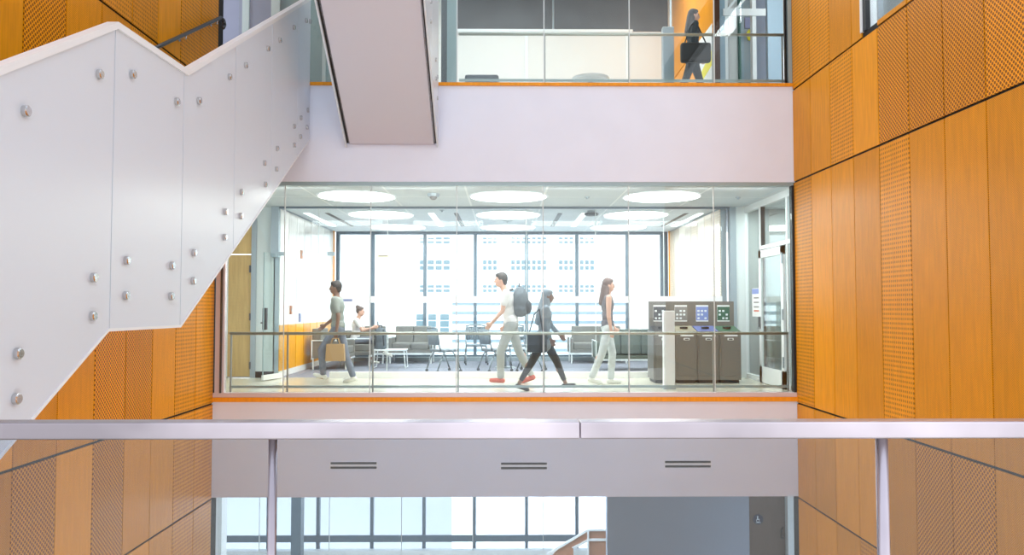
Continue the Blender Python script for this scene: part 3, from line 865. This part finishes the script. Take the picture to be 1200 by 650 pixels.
# ------------------------------------------------------------------ people
def remesh(mb, name, m, parent, voxel, smooth=3):
    me = bpy.data.meshes.new(name); mb.bm.to_mesh(me); mb.bm.free()
    o = bpy.data.objects.new(name, me); C.objects.link(o)
    md = o.modifiers.new('r', 'REMESH'); md.mode = 'VOXEL'; md.voxel_size = voxel
    if smooth:
        s2 = o.modifiers.new('s', 'SMOOTH'); s2.factor = .5; s2.iterations = smooth
    dg = bpy.context.evaluated_depsgraph_get()
    me2 = bpy.data.meshes.new_from_object(o.evaluated_get(dg), depsgraph=dg)
    o.modifiers.clear(); o.data = me2; bpy.data.meshes.remove(me)
    me2.name = name; me2.materials.clear(); me2.materials.append(M[m] if isinstance(m, str) else m)
    for p in me2.polygons: p.use_smooth = True
    o.parent = parent
    return o

def person(label, loc, heading, H, P, group=None):
    """P: pose and clothes. local +x forward, +y left."""
    root = thing('person', label, 'person', loc, heading, group)
    k = H/1.75
    def D(a): a = math.radians(a); return Vector((math.sin(a), 0, -math.cos(a)))
    lean = math.radians(P.get('lean', 0))
    up = Vector((math.sin(lean), 0, math.cos(lean)))
    hip = Vector((0, 0, 0))
    legs = []
    for s_, (ta, kb) in ((1, P['leg'][0]), (-1, P['leg'][1])):
        h = hip+Vector((0, s_*.085, 0))*k
        kn = h+D(ta)*.44*k + Vector((0, s_*P.get('splay', .0), 0))
        an = kn+D(ta-kb)*.42*k
        legs.append([h, kn, an, math.radians(P.get('foot', (0, 0))[0 if s_ > 0 else 1])])
    low = min(l[2].z - .085*k - max(0, .13*k*math.sin(abs(l[3]))) for l in legs) if not P.get('seat') else None
    dz = -low if low is not None else P['seat']
    sh = Vector((0, 0, dz))
    for l in legs:
        for i in range(3): l[i] = l[i]+sh
    hip = hip+sh
    chest = hip+up*.38*k; shc = hip+up*.50*k; neck = hip+up*.56*k
    hd = neck+(up*.15+Vector((P.get('headf', .02), 0, 0)))*k
    arms = []
    for s_, (ua, eb) in ((1, P['arm'][0]), (-1, P['arm'][1])):
        s0 = shc+Vector((0, s_*.185, 0))*k
        el = s0+(D(ua)+Vector((0, s_*.12, 0))).normalized()*.29*k
        wr = el+(D(ua+eb)+Vector((0, -s_*.08, 0))).normalized()*.25*k
        arms.append([s0, el, wr, (wr-el).normalized()])
    w = P.get('w', 1.)
    def V3(c, x, y, z): return c+Vector((x, y, z))*k
    b = MB()
    # body
    b.ball(V3(hip, 0, 0, .04), (.105*k*w, .15*k*w, .12*k)); b.ball(hip+up*.2*k, (.09*k*w, .125*k*w, .15*k)); b.ball(chest, (.105*k*w, .155*k*w, .17*k))
    b.cap(V3(shc, 0, -.14, 0), .06*k, V3(shc, 0, .14, 0), .06*k)
    b.cap(shc, .06*k, hd-up*.06*k, .048*k)
    b.ball(hd, (.09*k, .072*k, .112*k), n=3)
    b.ball(V3(hd, .028, 0, -.055), (.062*k, .052*k, .06*k))
    b.cap(V3(hd, .085, 0, .012), .011*k, V3(hd, .104, 0, -.028), .015*k)      # nose
    b.cap(V3(hd, .086, -.018, -.062), .009*k, V3(hd, .086, .018, -.062), .009*k)  # lips
    for s_ in (-1, 1): b.ball(V3(hd, -.005, s_*.073, -.01), (.02*k, .01*k, .03*k))
    for (h, kn, an, fa) in legs:
        b.cap(h, .078*k*w, kn, .052*k); b.cap(kn, .05*k, an, .034*k)
        b.ball(kn+(an-kn)*.3+Vector((-.012*k, 0, 0)), (.05*k, .047*k, .1*k))
        toe = Vector((math.cos(fa), 0, -math.sin(fa)))
        b.cap(an+Vector((0, 0, -.05*k)), .034*k, an+toe*.13*k+Vector((0, 0, -.055*k)), .026*k)
    for i, (s0, el, wr, fd) in enumerate(arms):
        s_ = 1 if i == 0 else -1
        b.cap(s0, .05*k, el, .037*k); b.cap(el, .037*k, wr, .025*k)
        side = Vector((0, 1, 0)); wd = fd.cross(side).normalized()
        if wd.x < 0 and abs(wd.x) > abs(wd.z): wd = -wd
        pal = wr+fd*.05*k
        b.cap(wr, .024*k, pal+wd*.018*k, .02*k); b.cap(wr, .022*k, pal-wd*.02*k, .019*k)
        for j, ln in enumerate((.066, .075, .07, .055)):
            r0 = pal+wd*(.027-.018*j)*k
            m1 = r0+(fd*.9+side*-s_*.15).normalized()*ln*.55*k+fd*.01*k
            m2 = m1+(fd*.8+side*-s_*.6).normalized()*ln*.5*k
            b.cap(r0, .0105*k, m1, .0095*k, 8); b.cap(m1, .0095*k, m2, .008*k, 8)
        t0 = wr+wd*.02*k+fd*.015*k; t1 = t0+(wd*.8+fd*.7).normalized()*.04*k; t2 = t1+(fd+wd*.1).normalized()*.03*k
        b.cap(t0, .012*k, t1, .0105*k, 8); b.cap(t1, .0105*k, t2, .009*k, 8)
    remesh(b, 'body', P.get('skin', 'skin'), root, .0085, 2)
    for s_ in (-1, 1): MB().ball(V3(hd, .082, s_*.03, .012), .010*k, n=1).build('eye', 'hair', root, True)
    # shirt
    c = MB()
    c.ball(V3(hip, 0, 0, .06), (.125*k*w, .17*k*w, .13*k)); c.ball(hip+up*.2*k, (.11*k*w, .145*k*w, .16*k)); c.ball(chest, (.125*k*w, .175*k*w, .18*k))
    c.cap(V3(shc, 0, -.15, -.01), .07*k, V3(shc, 0, .15, -.01), .07*k)
    if P.get('long_top'):
        c.ball(V3(hip, 0, 0, -.06), (.145*k*w, .185*k*w, .2*k))
    sl_n = P.get('sleeve', .6)
    for (s0, el, wr, fd) in arms:
        if sl_n <= 0: continue
        if sl_n <= 1: c.cap(s0, .067*k, s0+(el-s0)*sl_n, .055*k)
        else:
            c.cap(s0, .065*k, el, .052*k); c.cap(el, .052*k, el+(wr-el)*(sl_n-1), .04*k)
    remesh(c, 'shirt', P['top'], root, .012, 3)
    # trousers
    t = MB()
    t.ball(V3(hip, 0, 0, -.0), (.122*k*w, .165*k*w, .115*k))
    ll = P.get('trouser', .95)
    for (h, kn, an, fa) in legs:
        t.cap(h, .095*k*w, kn, .068*k); t.cap(kn, .068*k, kn+(an-kn)*ll, P.get('cuff', .056)*k)
    remesh(t, 'trousers', P['bottom'], root, .012, 3)
    for (h, kn, an, fa) in legs:
        toe = Vector((math.cos(fa), 0, -math.sin(fa)))
        f = MB()
        f.cap(an+Vector((-.03*k, 0, -.045*k)), .042*k, an+toe*.15*k+Vector((0, 0, -.055*k)), .033*k)
        f.ball(an+toe*.07*k+Vector((0, 0, -.045*k)), (.09*k, .042*k, .036*k))
        if P.get('ankle', True): f.cap(an+Vector((0, 0, -.03*k)), .043*k, an, .041*k)
        remesh(f, 'shoe', P['shoe'], root, .008, 2)
    # hair
    hm = MB(); hs = P.get('hair', 'short')
    hm.ball(V3(hd, -.018, 0, .028), (.092*k, .082*k, .105*k), n=3)
    if hs == 'short':
        hm.ball(V3(hd, .03, 0, .075), (.06*k, .065*k, .045*k))
        hm.ball(V3(hd, -.05, 0, -.03), (.05*k, .065*k, .06*k))
    if hs == 'bun':
        hm.ball(V3(hd, -.07, 0, .11), .05*k); hm.ball(V3(hd, .03, 0, .075), (.055*k, .065*k, .04*k))
    if hs == 'long':
        hm.ball(V3(hd, .025, 0, .075), (.06*k, .066*k, .045*k))
        hm.cap(V3(hd, -.05, 0, -.02), .075*k, V3(shc, -.09, 0, -.08), .06*k)
        hm.cap(V3(hd, -.03, .05, -.04), .04*k, V3(shc, -.03, .09, -.02), .04*k); hm.cap(V3(hd, -.03, -.05, -.04), .04*k, V3(shc, -.03, -.09, -.02), .04*k)
    if hs == 'scarf':
        hm.ball(V3(hd, .02, 0, .07), (.075*k, .075*k, .055*k))
        hm.cap(V3(hd, -.03, 0, -.03), .088*k, V3(shc, -.03, 0, .0), .11*k)
        hm.cap(V3(shc, .0, -.1, -.02), .085*k, V3(shc, 0, .1, -.02), .085*k)
        hm.cap(V3(shc, -.08, 0, 0), .07*k, V3(chest, -.11, 0, -.1), .07*k)
    remesh(hm, 'headscarf' if hs == 'scarf' else 'hair', P.get('hairm', 'hair'), root, .01, 3)
    root['_'] = 0; del root['_']
    return root, dict(hip=hip, chest=chest, shc=shc, hd=hd, arms=arms, legs=legs, up=up, k=k)

def ground(px, py): return onz(px, py, 0)
def wpt(root, v):
    return Vector(root.location) + Matrix.Rotation(root.rotation_euler.z, 3, 'Z') @ v

# walker 1, faces left with tan bag
r1, j1 = person('person in olive tee and jeans striding left past the armchair with a tan bag', (at(396, 400, 14.0).x, 14.0, 0), PI, 1.84,
  dict(leg=((36, 40), (-14, 6)), arm=((-14, 22), (12, 38)), foot=(-20, 12), lean=2, top='tee', bottom='jeans', shoe='shoe', skin='skind', sleeve=.7, hair='short'))
# walker 2, headscarf, faces right
r2, j2 = person('person in blue-grey headscarf and tunic with dark leggings, striding right close to the glass', (at(637, 400, 12.75).x, 12.75, 0), 0, 1.70,
  dict(leg=((30, 8), (-27, 4)), arm=((18, 25), (-5, 30)), foot=(-8, 22), lean=4, top='tunic', bottom='dpants', shoe='dshoe', skin='skind', sleeve=1.8, hair='scarf', hairm='hijab', long_top=True, trouser=.82, cuff=.045, ankle=False))
# walker 3, backpack, faces left
r3, j3 = person('person in white tee and grey trousers with backpack and red shoes, walking left', (at(599, 400, 13.9).x, 13.9, 0), PI, 2.0,
  dict(leg=((22, 22), (-16, 12)), arm=((12, 30), (-8, 25)), foot=(-6, 22), lean=9, headf=.05, top='wtee', bottom='gpants', shoe='redshoe', skin='skin', sleeve=.6, hair='short', hairm='hair'))
# walker 4, long hair, faces right
r4, j4 = person('long-haired person in dark sleeveless top and pale jeans, walking right past the sofas', (at(712, 400, 13.8).x, 13.8, 0), 0, 1.88,
  dict(leg=((12, 16), (-14, 10)), arm=((8, 18), (-2, 12)), foot=(0, 16), lean=0, top='dtop', bottom='pjeans', shoe='shoe', skin='skin', sleeve=0, hair='long', hairm='hairb', w=.9))
# walker 5 upstairs
r5, j5 = person('person in black walking on the upper level past the yellow poster', (at(812, 60, 13.3).x, 13.3, ZU), 0, 1.72,
  dict(leg=((18, 10), (-18, 6)), arm=((10, 20), (-10, 20)), foot=(0, 15), lean=0, top='packd', bottom='dpants', shoe='dshoe', skin='skin', sleeve=1.9, hair='long', hairm='hair', long_top=True))
# seated woman
r6, j6 = person('seated person in white tee with hair in a bun, legs crossed, looking at a phone', (at(416, 400, 18.3).x, 18.3, 0), 0, 1.74,
  dict(leg=((84, 90), (97, 50)), arm=((30, 75), (35, 70)), foot=(0, 25), seat=.57, lean=6, headf=.05, top='wtee', bottom='jeans', shoe='shoe', skin='skin', sleeve=.6, hair='bun', hairm='hairb', trouser=.7))

# things carried
def backpack(label, loc, rz, s, m, m2):
    t = thing('backpack', label, 'backpack', loc, rz)
    b = MB(); b.ball((0, 0, .22*s), (.14*s, .17*s, .26*s)); b.ball((0, 0, .1*s), (.14*s, .17*s, .14*s)); remesh(b, 'shell', m, t, .012, 3)
    b = MB(); b.ball((-.11*s, 0, .13*s), (.08*s, .13*s, .12*s)); remesh(b, 'pocket', m2, t, .012, 2)
    for sy in (-1, 1):
        MB().tube([(.12*s, sy*.09*s, .42*s), (.17*s, sy*.09*s, .40*s), (.19*s, sy*.09*s, .25*s), (.13*s, sy*.1*s, .08*s)], .016*s).build('strap', m2, t, True)
    MB().tube([(.02*s, -.03*s, .46*s), (.02*s, -.03*s, .51*s), (.02*s, .03*s, .51*s), (.02*s, .03*s, .46*s)], .01*s).build('handle', m2, t, True)
    return t
p = wpt(r3, j3['chest'])
backpack('grey backpack with a dark pocket worn by the person walking left in the middle', (p.x+.235, p.y, p.z-.26), PI, 1.12, 'pack', 'packd')
p = ground(446, 430)
# tan bag of walker 1
wr = wpt(r1, j1['arms'][0][2] + j1['arms'][0][3]*.12)
t = thing('paper_bag', 'tan carrier bag with handles held by the person in the olive tee', 'bag', (wr.x, wr.y, wr.z-.42))
MB().prism([(-.17, -.06, 0), (.17, -.06, 0), (.15, -.06, .30), (-.15, -.06, .30)], (0, .12, 0)).build('bag_body', 'bag', t)
for sy in (-.05, .05):
    MB().tube([(-.08, sy, .30), (-.05, sy*.6, .40), (.05, sy*.6, .40), (.08, sy, .30)], .006).build('handle', 'bag', t)
# shoulder bag of walker 2
p = wpt(r2, j2['hip'])
t = thing('shoulder_bag', 'black shoulder bag hanging at the hip of the person in the headscarf', 'bag', (p.x-.12, p.y-.26, p.z-.22))
b = MB(); b.box((-.16, -.05, 0), (.16, .05, .32), .03); b.build('bag_body', 'packd', t, True)
MB().tube([(-.13, 0, .3), (-.04, .05, .62), (.04, .08, .70), (.1, 0, .3)], .01).build('strap', 'packd', t)
# bag of walker 5
p = wpt(r5, j5['hip'])
t = thing('shoulder_bag', 'large black bag slung behind the person on the upper level', 'bag', (p.x-.02, p.y-.26, p.z-.12))
b = MB(); b.box((-.26, -.07, -.1), (.26, .06, .24), .05); b.build('bag_body', 'black', t, True)
MB().tube([(-.2, 0, .2), (-.06, .03, .58), (.04, .05, .6), (.2, 0, .2)], .012).build('strap', 'black', t)
# phone of seated woman
p = wpt(r6, (j6['arms'][0][2]+j6['arms'][1][2])/2 + j6['arms'][0][3]*.1)
t = thing('phone', 'dark phone held up by the seated person', 'phone', tuple(p))
MB().box((-.008, -.04, -.02), (.008, .04, .13), .004).build('case', 'black', t); MB().box((-.0095, -.036, -.01), (-.008, .036, .12)).build('screen', 'pblue', t)

# ------------------------------------------------------------------ lounge furniture
def make_sofa(label, loc, rz, W, nb, m, group='grey lounge sofas', arm=True, D=.8, zb=.9):
    t = thing('sofa', label, 'sofa', loc, rz, group)
    # faces local -y ; origin at floor centre
    MB().box((-W/2, -D/2, .26), (W/2, D/2, .34), .01).build('base', m, t)
    st_ = (W-.16)/nb
    for k in range(nb):
        xa = -W/2+.08+k*st_
        MB().box((xa+.006, -D/2+.01, .34), (xa+st_-.006, D/2-.16, .50), .03).build('seat_cushion', m, t, True)
        MB().box((xa+.006, D/2-.2, .36), (xa+st_-.006, D/2, zb), .03).build('back_cushion', m, t, True)
    for s_ in (-1, 1):
        if arm: MB().box((s_*W/2, -D/2, .3), (s_*(W/2-.075), D/2, .62), .02).build('armrest', m, t, True)
        MB().tube([(s_*(W/2+.012), -D/2+.02, .25), (s_*(W/2+.012), -D/2+.02, .64), (s_*(W/2+.012), D/2-.02, .64), (s_*(W/2+.012), D/2-.02, .25)], .013).build('side_frame', 'wframe', t)
        for sy in (-1, 1):
            MB().box((s_*(W/2-.02), sy*(D/2-.04)-.015, 0), (s_*(W/2-.05), sy*(D/2-.04)+.015, .26)).build('leg', 'wframe', t)
    MB().box((-W/2, -D/2-.005, .22), (W/2, -D/2+.02, .255)).box((-W/2, D/2-.02, .22), (W/2, D/2+.005, .255)).build('frame_rail', 'wframe', t)
    return t
def gx(px, Y): return at(px, 400, Y).x
x = (gx(365, 17.9)+gx(404, 17.9))/2
make_sofa('grey armchair turned sideways against the orange wall', (LX0+.55, 17.4, 0), PI/2, .85, 1, 'sofa', 'grey lounge sofas', D=.8)
x0_, x1_ = gx(405, 18.9), gx(451, 18.9)
make_sofa('grey sofa under the windows behind the seated person', ((x0_+x1_)/2, 19.2, 0), 0, x1_-x0_, 1, 'sofa')
make_sofa('grey sideways seat under the seated person', (gx(418, 18.3)+.02, 18.3, 0), PI/2, .7, 1, 'sofa', D=.75, arm=False, zb=.82)
x0_, x1_ = gx(456, 18.9), gx(507, 18.9)
make_sofa('grey sofa under the windows left of the mesh-back chairs', ((x0_+x1_)/2, 19.2, 0), 0, x1_-x0_, 2, 'sofa')
x0_, x1_ = gx(668, 18.9), gx(735, 18.9)
make_sofa('grey sofa under the windows right of the mesh-back chairs', ((x0_+x1_)/2, 19.2, 0), 0, x1_-x0_, 2, 'sofa')
x0_, x1_ = gx(697, 17.0), gx(775, 17.0)
make_sofa('dark green-grey sofa with its back to the glass beside the recycling bins', ((x0_+x1_)/2, 17.0, 0), PI, x1_-x0_, 3, 'sofag')

def coffee_table(label, loc, W, D, H):
    t = thing('coffee_table', label, 'table', loc, 0, 'low white coffee tables')
    MB().box((-W/2, -D/2, H-.03), (W/2, D/2, H), .005).build('tabletop', 'wframe', t)
    for s_ in (-1, 1):
        MB().tube([(s_*(W/2-.03), -D/2+.03, H-.03), (s_*(W/2+.0), -D/2+.03, .01), (s_*(W/2+.0), D/2-.03, .01), (s_*(W/2-.03), D/2-.03, H-.03)], .012).build('leg', 'wframe', t)
    return t
coffee_table('low white metal table in front of the left sofa', (gx(458, 17.6), 17.6, 0), .72, .5, .42)
backpack('grey backpack standing on the low white table beside the seated person', (gx(445, 17.5), 17.6, .425), -PI/2, 1.05, 'pack', 'packd')

def make_chair(label, loc, rz):
    t = thing('mesh_chair', label, 'chair', loc, rz, 'blue-grey mesh-back chairs on casters')
    # faces local -y
    b = MB(); b.box((-.23, -.23, .43), (.23, .22, .485), .02); b.build('seat', 'chairm', t, True)
    b = MB()
    for k in range(8):
        a0 = -.22+.055*k; a1 = a0+.055
        def cv(x, z): return (x, .24 + .10*(z-.5) - .35*x*x, z)
        b.prism([cv(a0, .58), cv(a1, .58), cv(a1, .90), cv(a0, .90)], (0, .02, 0))
    b.build('backrest', 'chairm', t, True)
    b = MB()
    b.tube([(-.235, .19, .46), (-.235, .23, .6), (-.235, .27, .92), (-.12, .285, .94), (.12, .285, .94), (.235, .27, .92), (.235, .23, .6), (.235, .19, .46)], .018)
    b.build('back_frame', 'chairf', t, True)
    for sx_ in (-1, 1):
        MB().tube([(sx_*.24, .15, .46), (sx_*.24, .0, .46), (sx_*.24, -.15, .46)], .013).build('side_rail', 'chairf', t, True)
        for sy in (-1, 1):
            lg = MB().tube([(sx_*.24, sy*.08, .46), (sx_*.25, sy*.18, .30), (sx_*.26, sy*.27, .06)], .016).build('leg', 'chairf', t, True)
            MB().cyl((sx_*.26-.014, sy*.27, .03), (sx_*.26+.014, sy*.27, .03), .03, n=16).build('caster', 'packd', lg)
    return t
c0 = make_chair('blue-grey mesh-back chair on casters standing sideways right of the left sofa', (gx(520, 16.4), 16.4, 0), PI/2+.55)
dup(c0, (gx(558, 18.6), 18.6, 0), .1, 'blue-grey mesh-back chair facing the atrium under the louvred view, behind the other chairs')
dup(c0, (gx(580, 16.6), 16.6, 0), PI/2+.5, 'blue-grey mesh-back chair behind the legs of the person with the backpack')
dup(c0, (gx(623, 16.6), 16.6, 0), -PI/2-.2+PI*0, 'blue-grey mesh-back chair behind the person in the headscarf')
dup(c0, (gx(607, 18.4), 18.4, 0), .3, 'blue-grey mesh-back chair on the far side of the round table')
t = thing('round_table', 'small round white cafe table between the mesh-back chairs', 'table', (gx(592, 17.5), 17.5, 0))
MB().cyl((0, 0, .71), (0, 0, .74), .42, n=40).build('tabletop', 'wframe', t); MB().cyl((0, 0, .03), (0, 0, .71), .03, n=16).build('pedestal', 'chairf', t)
MB().cyl((0, 0, 0), (0, 0, .03), .25, .22, n=30).build('base', 'chairf', t)

# ------------------------------------------------------------------ recycling bins
YBf = 13.9
bx0, bx1 = at(766, 440, YBf).x, at(869, 440, YBf).x
bw = (bx1-bx0)/4
bins = [('dk', 'pblack', 'black', 'black-topped'), ('tan', 'pgrey', 'grey', 'tan-topped'), ('blue', 'pblue', 'blue', 'blue-topped'), ('green', 'pgreen', 'green', 'green-topped')]
zft = at(800, 390, YBf).z
for i, (lid, pm, pn_, ln) in enumerate(bins):
    x = bx0+bw*(i+.5)
    t = thing('recycling_bin', '%s dark grey recycling bin cabinet with a %s poster, %s' % (ln, pn_, ['leftmost, behind the white post', 'second from the left', 'second from the right', 'nearest the door']
[i]), 'bin', (x, YBf, 0), 0, 'recycling bins')
    h = bw/2-.003
    MB().box((-h, 0, .06), (h, .6, zft-.02), .006).build('cabinet', 'binm', t)
    MB().prism([(-h, -.01, zft-.02), (h, -.01, zft-.02), (h, -.01, zft+.03), (-h, -.01, zft+.03)], (0, .62, 0)).build('top_band', 'binm', t)
    MB().prism([(-h+.004, .0, zft+.03), (-h+.004, .40, zft+.12), (-h+.004, .40, zft+.03)], (2*h-.008, 0, 0)).build('lid', lid, t)
    MB().cyl((0, .2, zft+.07), (0, .205, zft+.10), .07, n=20).build('opening', 'black', t)
    dr = MB().box((-h+.03, -.018, .13), (h-.03, 0, zft-.08), .006).build('door', 'bind', t)
    MB().box((-.055, -.03, zft-.13), (.055, -.018, zft-.09), .008).build('pull', 'paper', dr)
    MB().box((-.035, -.034, zft-.12), (.035, -.03, zft-.10)).build('slot', 'black', dr)
    MB().box((-.11, -.022, zft-.06), (.13, -.016, zft-.02)).build('label_strip', 'paper', t)
    bk = MB().box((-h-.003, .42, zft+.03), (h+.003, .5, at(800, 353, YBf+.42).z), .004).build('backboard', 'binm', t)
    zz0, zz1 = at(800, 376, YBf+.41).z, at(800, 358, YBf+.41).z
    MB().box((-.115, .412, zz0-.01), (.115, .42, zz1+.01)).build('poster', 'paper', bk)
    MB().box((-.113, .408, zz0+.015), (.113, .412, zz1-.02)).build('poster_field', pm, bk)
    ic = MB()
    for rr in range(3):
        for cc in range(3):
            if (rr*3+cc+i) % 4 == 3: continue
            ic.box((-.09+.065*cc, .405, zz0+.035+.068*rr), (-.09+.065*cc+.04, .408, zz0+.035+.068*rr+.035), .004)
    ic.build('pictograms', 'wframe', bk)
    MB().box((-h+.03, .04, 0), (h-.03, .56, .06)).build('plinth', 'black', t)

# white post in front of the bins
x0, x1 = at(778, 410, 12.9).x, at(791, 410, 12.9).x
t = thing('bollard', 'tall white rectangular post standing in front of the recycling bins', 'post', ((x0+x1)/2, 12.9, 0))
hw = (x1-x0)/2
MB().box((-hw, 0, 0), (hw, .12, at(785, 364, 12.9).z), .006).build('post_body', 'pyl', t)
MB().box((-hw-.01, -.01, 0), (hw+.01, .13, .03)).build('base_plate', 'frame', t)

# window plaques and signs
c = at(449, 298.5, YP-.01)
t = thing('glass_sticker', 'small beige rectangular notice stuck on the inner glass at left', 'sign', (c.x, YP-.008, c.z))
MB().box((-.12, -.002, -.055), (.12, .001, .055)).build('sheet', 'beige', t); MB().box((-.09, -.004, -.03), (.09, -.002, -.012)).build('text_line', 'doorlow', t)
c = at(405.5, 353, YP-.02)
t = thing('glass_sign', 'blue and white strip sign on the inner glass behind the left walker', 'sign', (c.x, YP-.012, c.z))
MB().box((-.12, -.002, -.05), (.12, .001, .05)).build('sheet', 'paper', t); MB().box((-.12, -.004, .0), (.12, -.002, .045)).build('band', 'bluesign', t)
for i, (px_, py_, Xw) in enumerate(((353, 298, LX0), (340.5, 363, LX0), (351, 372, LX0))):
    c = onx(px_, py_, Xw)
    t = thing('wall_plate', ['small wooden wall plate high on the lounge wall', 'orange wall plate at hand height nearest the corridor', 'dark grey wall switch plate at hand height'][i], 'wall plate', (LX0, c.y, c.z), 0)
    MB().box((0, -.06, -.09), (.02, .06, .09), .004).build('plate', ['brownp', 'brownp', 'bluesign'][i], t)
    MB().box((.02, -.012, -.03), (.026, .012, .03)).build('switch', 'frame', t)

# chair in the side room
dup(c0, (5.5, 14.4, .012), -.7, 'chair standing in the side room behind the glass at the far right')

# ------------------------------------------------------------------ outside
YX = 45
bl = thing('building', 'pale office building with grids of blue windows opposite the lounge windows', 'building', (0, YX, -9))
def X_(px, py): v = at(px, py, YX); return v.x, v.z+9
MB().box((-45, 0, 0), (45, 2, 42)).build('facade', 'facade', bl)
rows = [(277, 286), (304, 317), (333, 343), (230, 240), (250, 262)]
groups = [(491, 528, 4), (565, 583, 3), (598, 641, 7), (654, 697, 7)]
for (ya, yb) in rows:
    for gi, (ga, gb, n) in enumerate(groups):
        x0, z1 = X_(ga, ya); x1, z0 = X_(gb, yb)
        mb = MB(); cw = (x1-x0)/n; ch = (z1-z0)/2
        for i in range(n):
            for j in range(2):
                mb.box((x0+cw*i+.05, -.03, z0+ch*j+.05), (x0+cw*(i+1)-.05, 0, z0+ch*(j+1)-.05))
        mb.build('window', 'fwin', bl)
for py in (296.5, 328, 347, 270):
    x0, z = X_(480, py); x1, _ = X_(720, py)
    MB().box((x0, -.05, z-.04), (x1, 0, z+.04)).build('ledge', 'fline', bl)
for (ga, gb, ya, yb) in ((488, 497, 368, 392), (502, 511, 368, 392), (516, 526, 368, 392)):
    x0, z1 = X_(ga, ya); x1, z0 = X_(gb, yb)
    mb = MB()
    for j in range(3): mb.box((x0, -.03, z0+(z1-z0)*j/3+.06), (x1, 0, z0+(z1-z0)*(j+1)/3))
    mb.build('window', 'fwin', bl)
# lower windows on the facade
for ga in (270, 300, 385, 470, 560, 640):
    for (ya, yb) in ((590, 604), (610, 624)):
        x0, z1 = X_(ga, ya); x1, z0 = X_(ga+26, yb)
        MB().box((x0, -.03, z0), (x1, 0, z1)).build('window', 'fline', bl)
YV = 30
a = at(530, 353, YV); b = at(737, 420, YV)
l = thing('louvred_building', 'pale low building clad in horizontal louvres outside the middle windows', 'building', (a.x, YV, -9))
MB().box((0, 0, 8.0), (b.x-a.x, 4, a.z+9)).build('louvre_wall', 'louvre', l)
MB().box((0, .1, 0), (b.x-a.x, 4, 8.0)).build('base_wall', 'facade', l)
MB().box((-.05, -.05, a.z+9), (b.x-a.x+.05, 4, a.z+9.12)).build('parapet', 'facade', l)
struct(bx('ground', (-60, YW+.5, -9.2), (60, YX+3, -9), 'ground'))

# ------------------------------------------------------------------ light
w = bpy.data.worlds.new('world'); S.world = w; w.use_nodes = True
n = w.node_tree.nodes; L = w.node_tree.links
bg = n['Background']
tc = n.new('ShaderNodeTexCoord'); sp = n.new('ShaderNodeSeparateXYZ'); L.new(tc.outputs['Generated'], sp.inputs[0])
rp = n.new('ShaderNodeValToRGB'); L.new(sp.outputs['Z'], rp.inputs[0])
rp.color_ramp.elements[0].position = 0; rp.color_ramp.elements[0].color = (.92, .93, .97, 1)
rp.color_ramp.elements[1].position = .8; rp.color_ramp.elements[1].color = (.50, .53, .60, 1)
L.new(rp.outputs[0], bg.inputs[0]); bg.inputs[1].default_value = 1.55
def area(name, loc, rot, sx_, sy, e, col=(1, 1, 1)):
    ld = bpy.data.lights.new(name, 'AREA'); ld.shape = 'RECTANGLE'; ld.size = sx_; ld.size_y = sy; ld.energy = e; ld.color = col
    o = bpy.data.objects.new(name, ld); C.objects.link(o); o.location = loc; o.rotation_euler = rot
    return o
area('facade_fill', (0, 22.5, 14), (math.radians(62), 0, 0), 40, 8, 5200)  # added area lamp outside the windows, brightens the facade
area('facade_fill_low', (0, 21.5, -7), (math.radians(105), 0, 0), 40, 3, 4000)  # second added lamp near the ground, lifts the lower facade
for x in (-3, 0, 3): area('upper_fill', (x, 14.6, 8.25), (0, 0, 0), 2, 2, 62)  # added lamps without fixtures, lift the dark upper floor
area('side_room_fill', (5.6, 14, ZC-.05), (0, 0, 0), 1, 1.6, 60)  # added lamp, brightens the room behind the storefront
for x in (-3.6, -1.3, 1.4, 3.6): area('corridor_fill', (x, 12.5, ZC-.04), (math.radians(28), 0, 0), 1.6, .25, 16)  # added lamps without fixtures, tilted to brighten the corridor from the front
area('east_room_fill', (XR+.7, 8, 8.2), (0, 0, 0), .8, 6, 220)  # added unseen lamp, brightens the space behind the right wall window
for x in (-3, 0.5): area('lower_fill', (x, 15.8, ZL-.05), (0, 0, 0), 1.6, 1.6, 110)  # added lamps without fixtures, brighten the lower level
S.view_settings.view_transform = 'Standard'
S.view_settings.look = 'None'
S.view_settings.exposure = .36
cy = S.cycles
cy.max_bounces = 8; cy.diffuse_bounces = 4; cy.glossy_bounces = 3; cy.transmission_bounces = 4; cy.transparent_max_bounces = 24
cy.caustics_reflective = False; cy.caustics_refractive = False
cy.sample_clamp_indirect = 4
cy.use_denoising = True
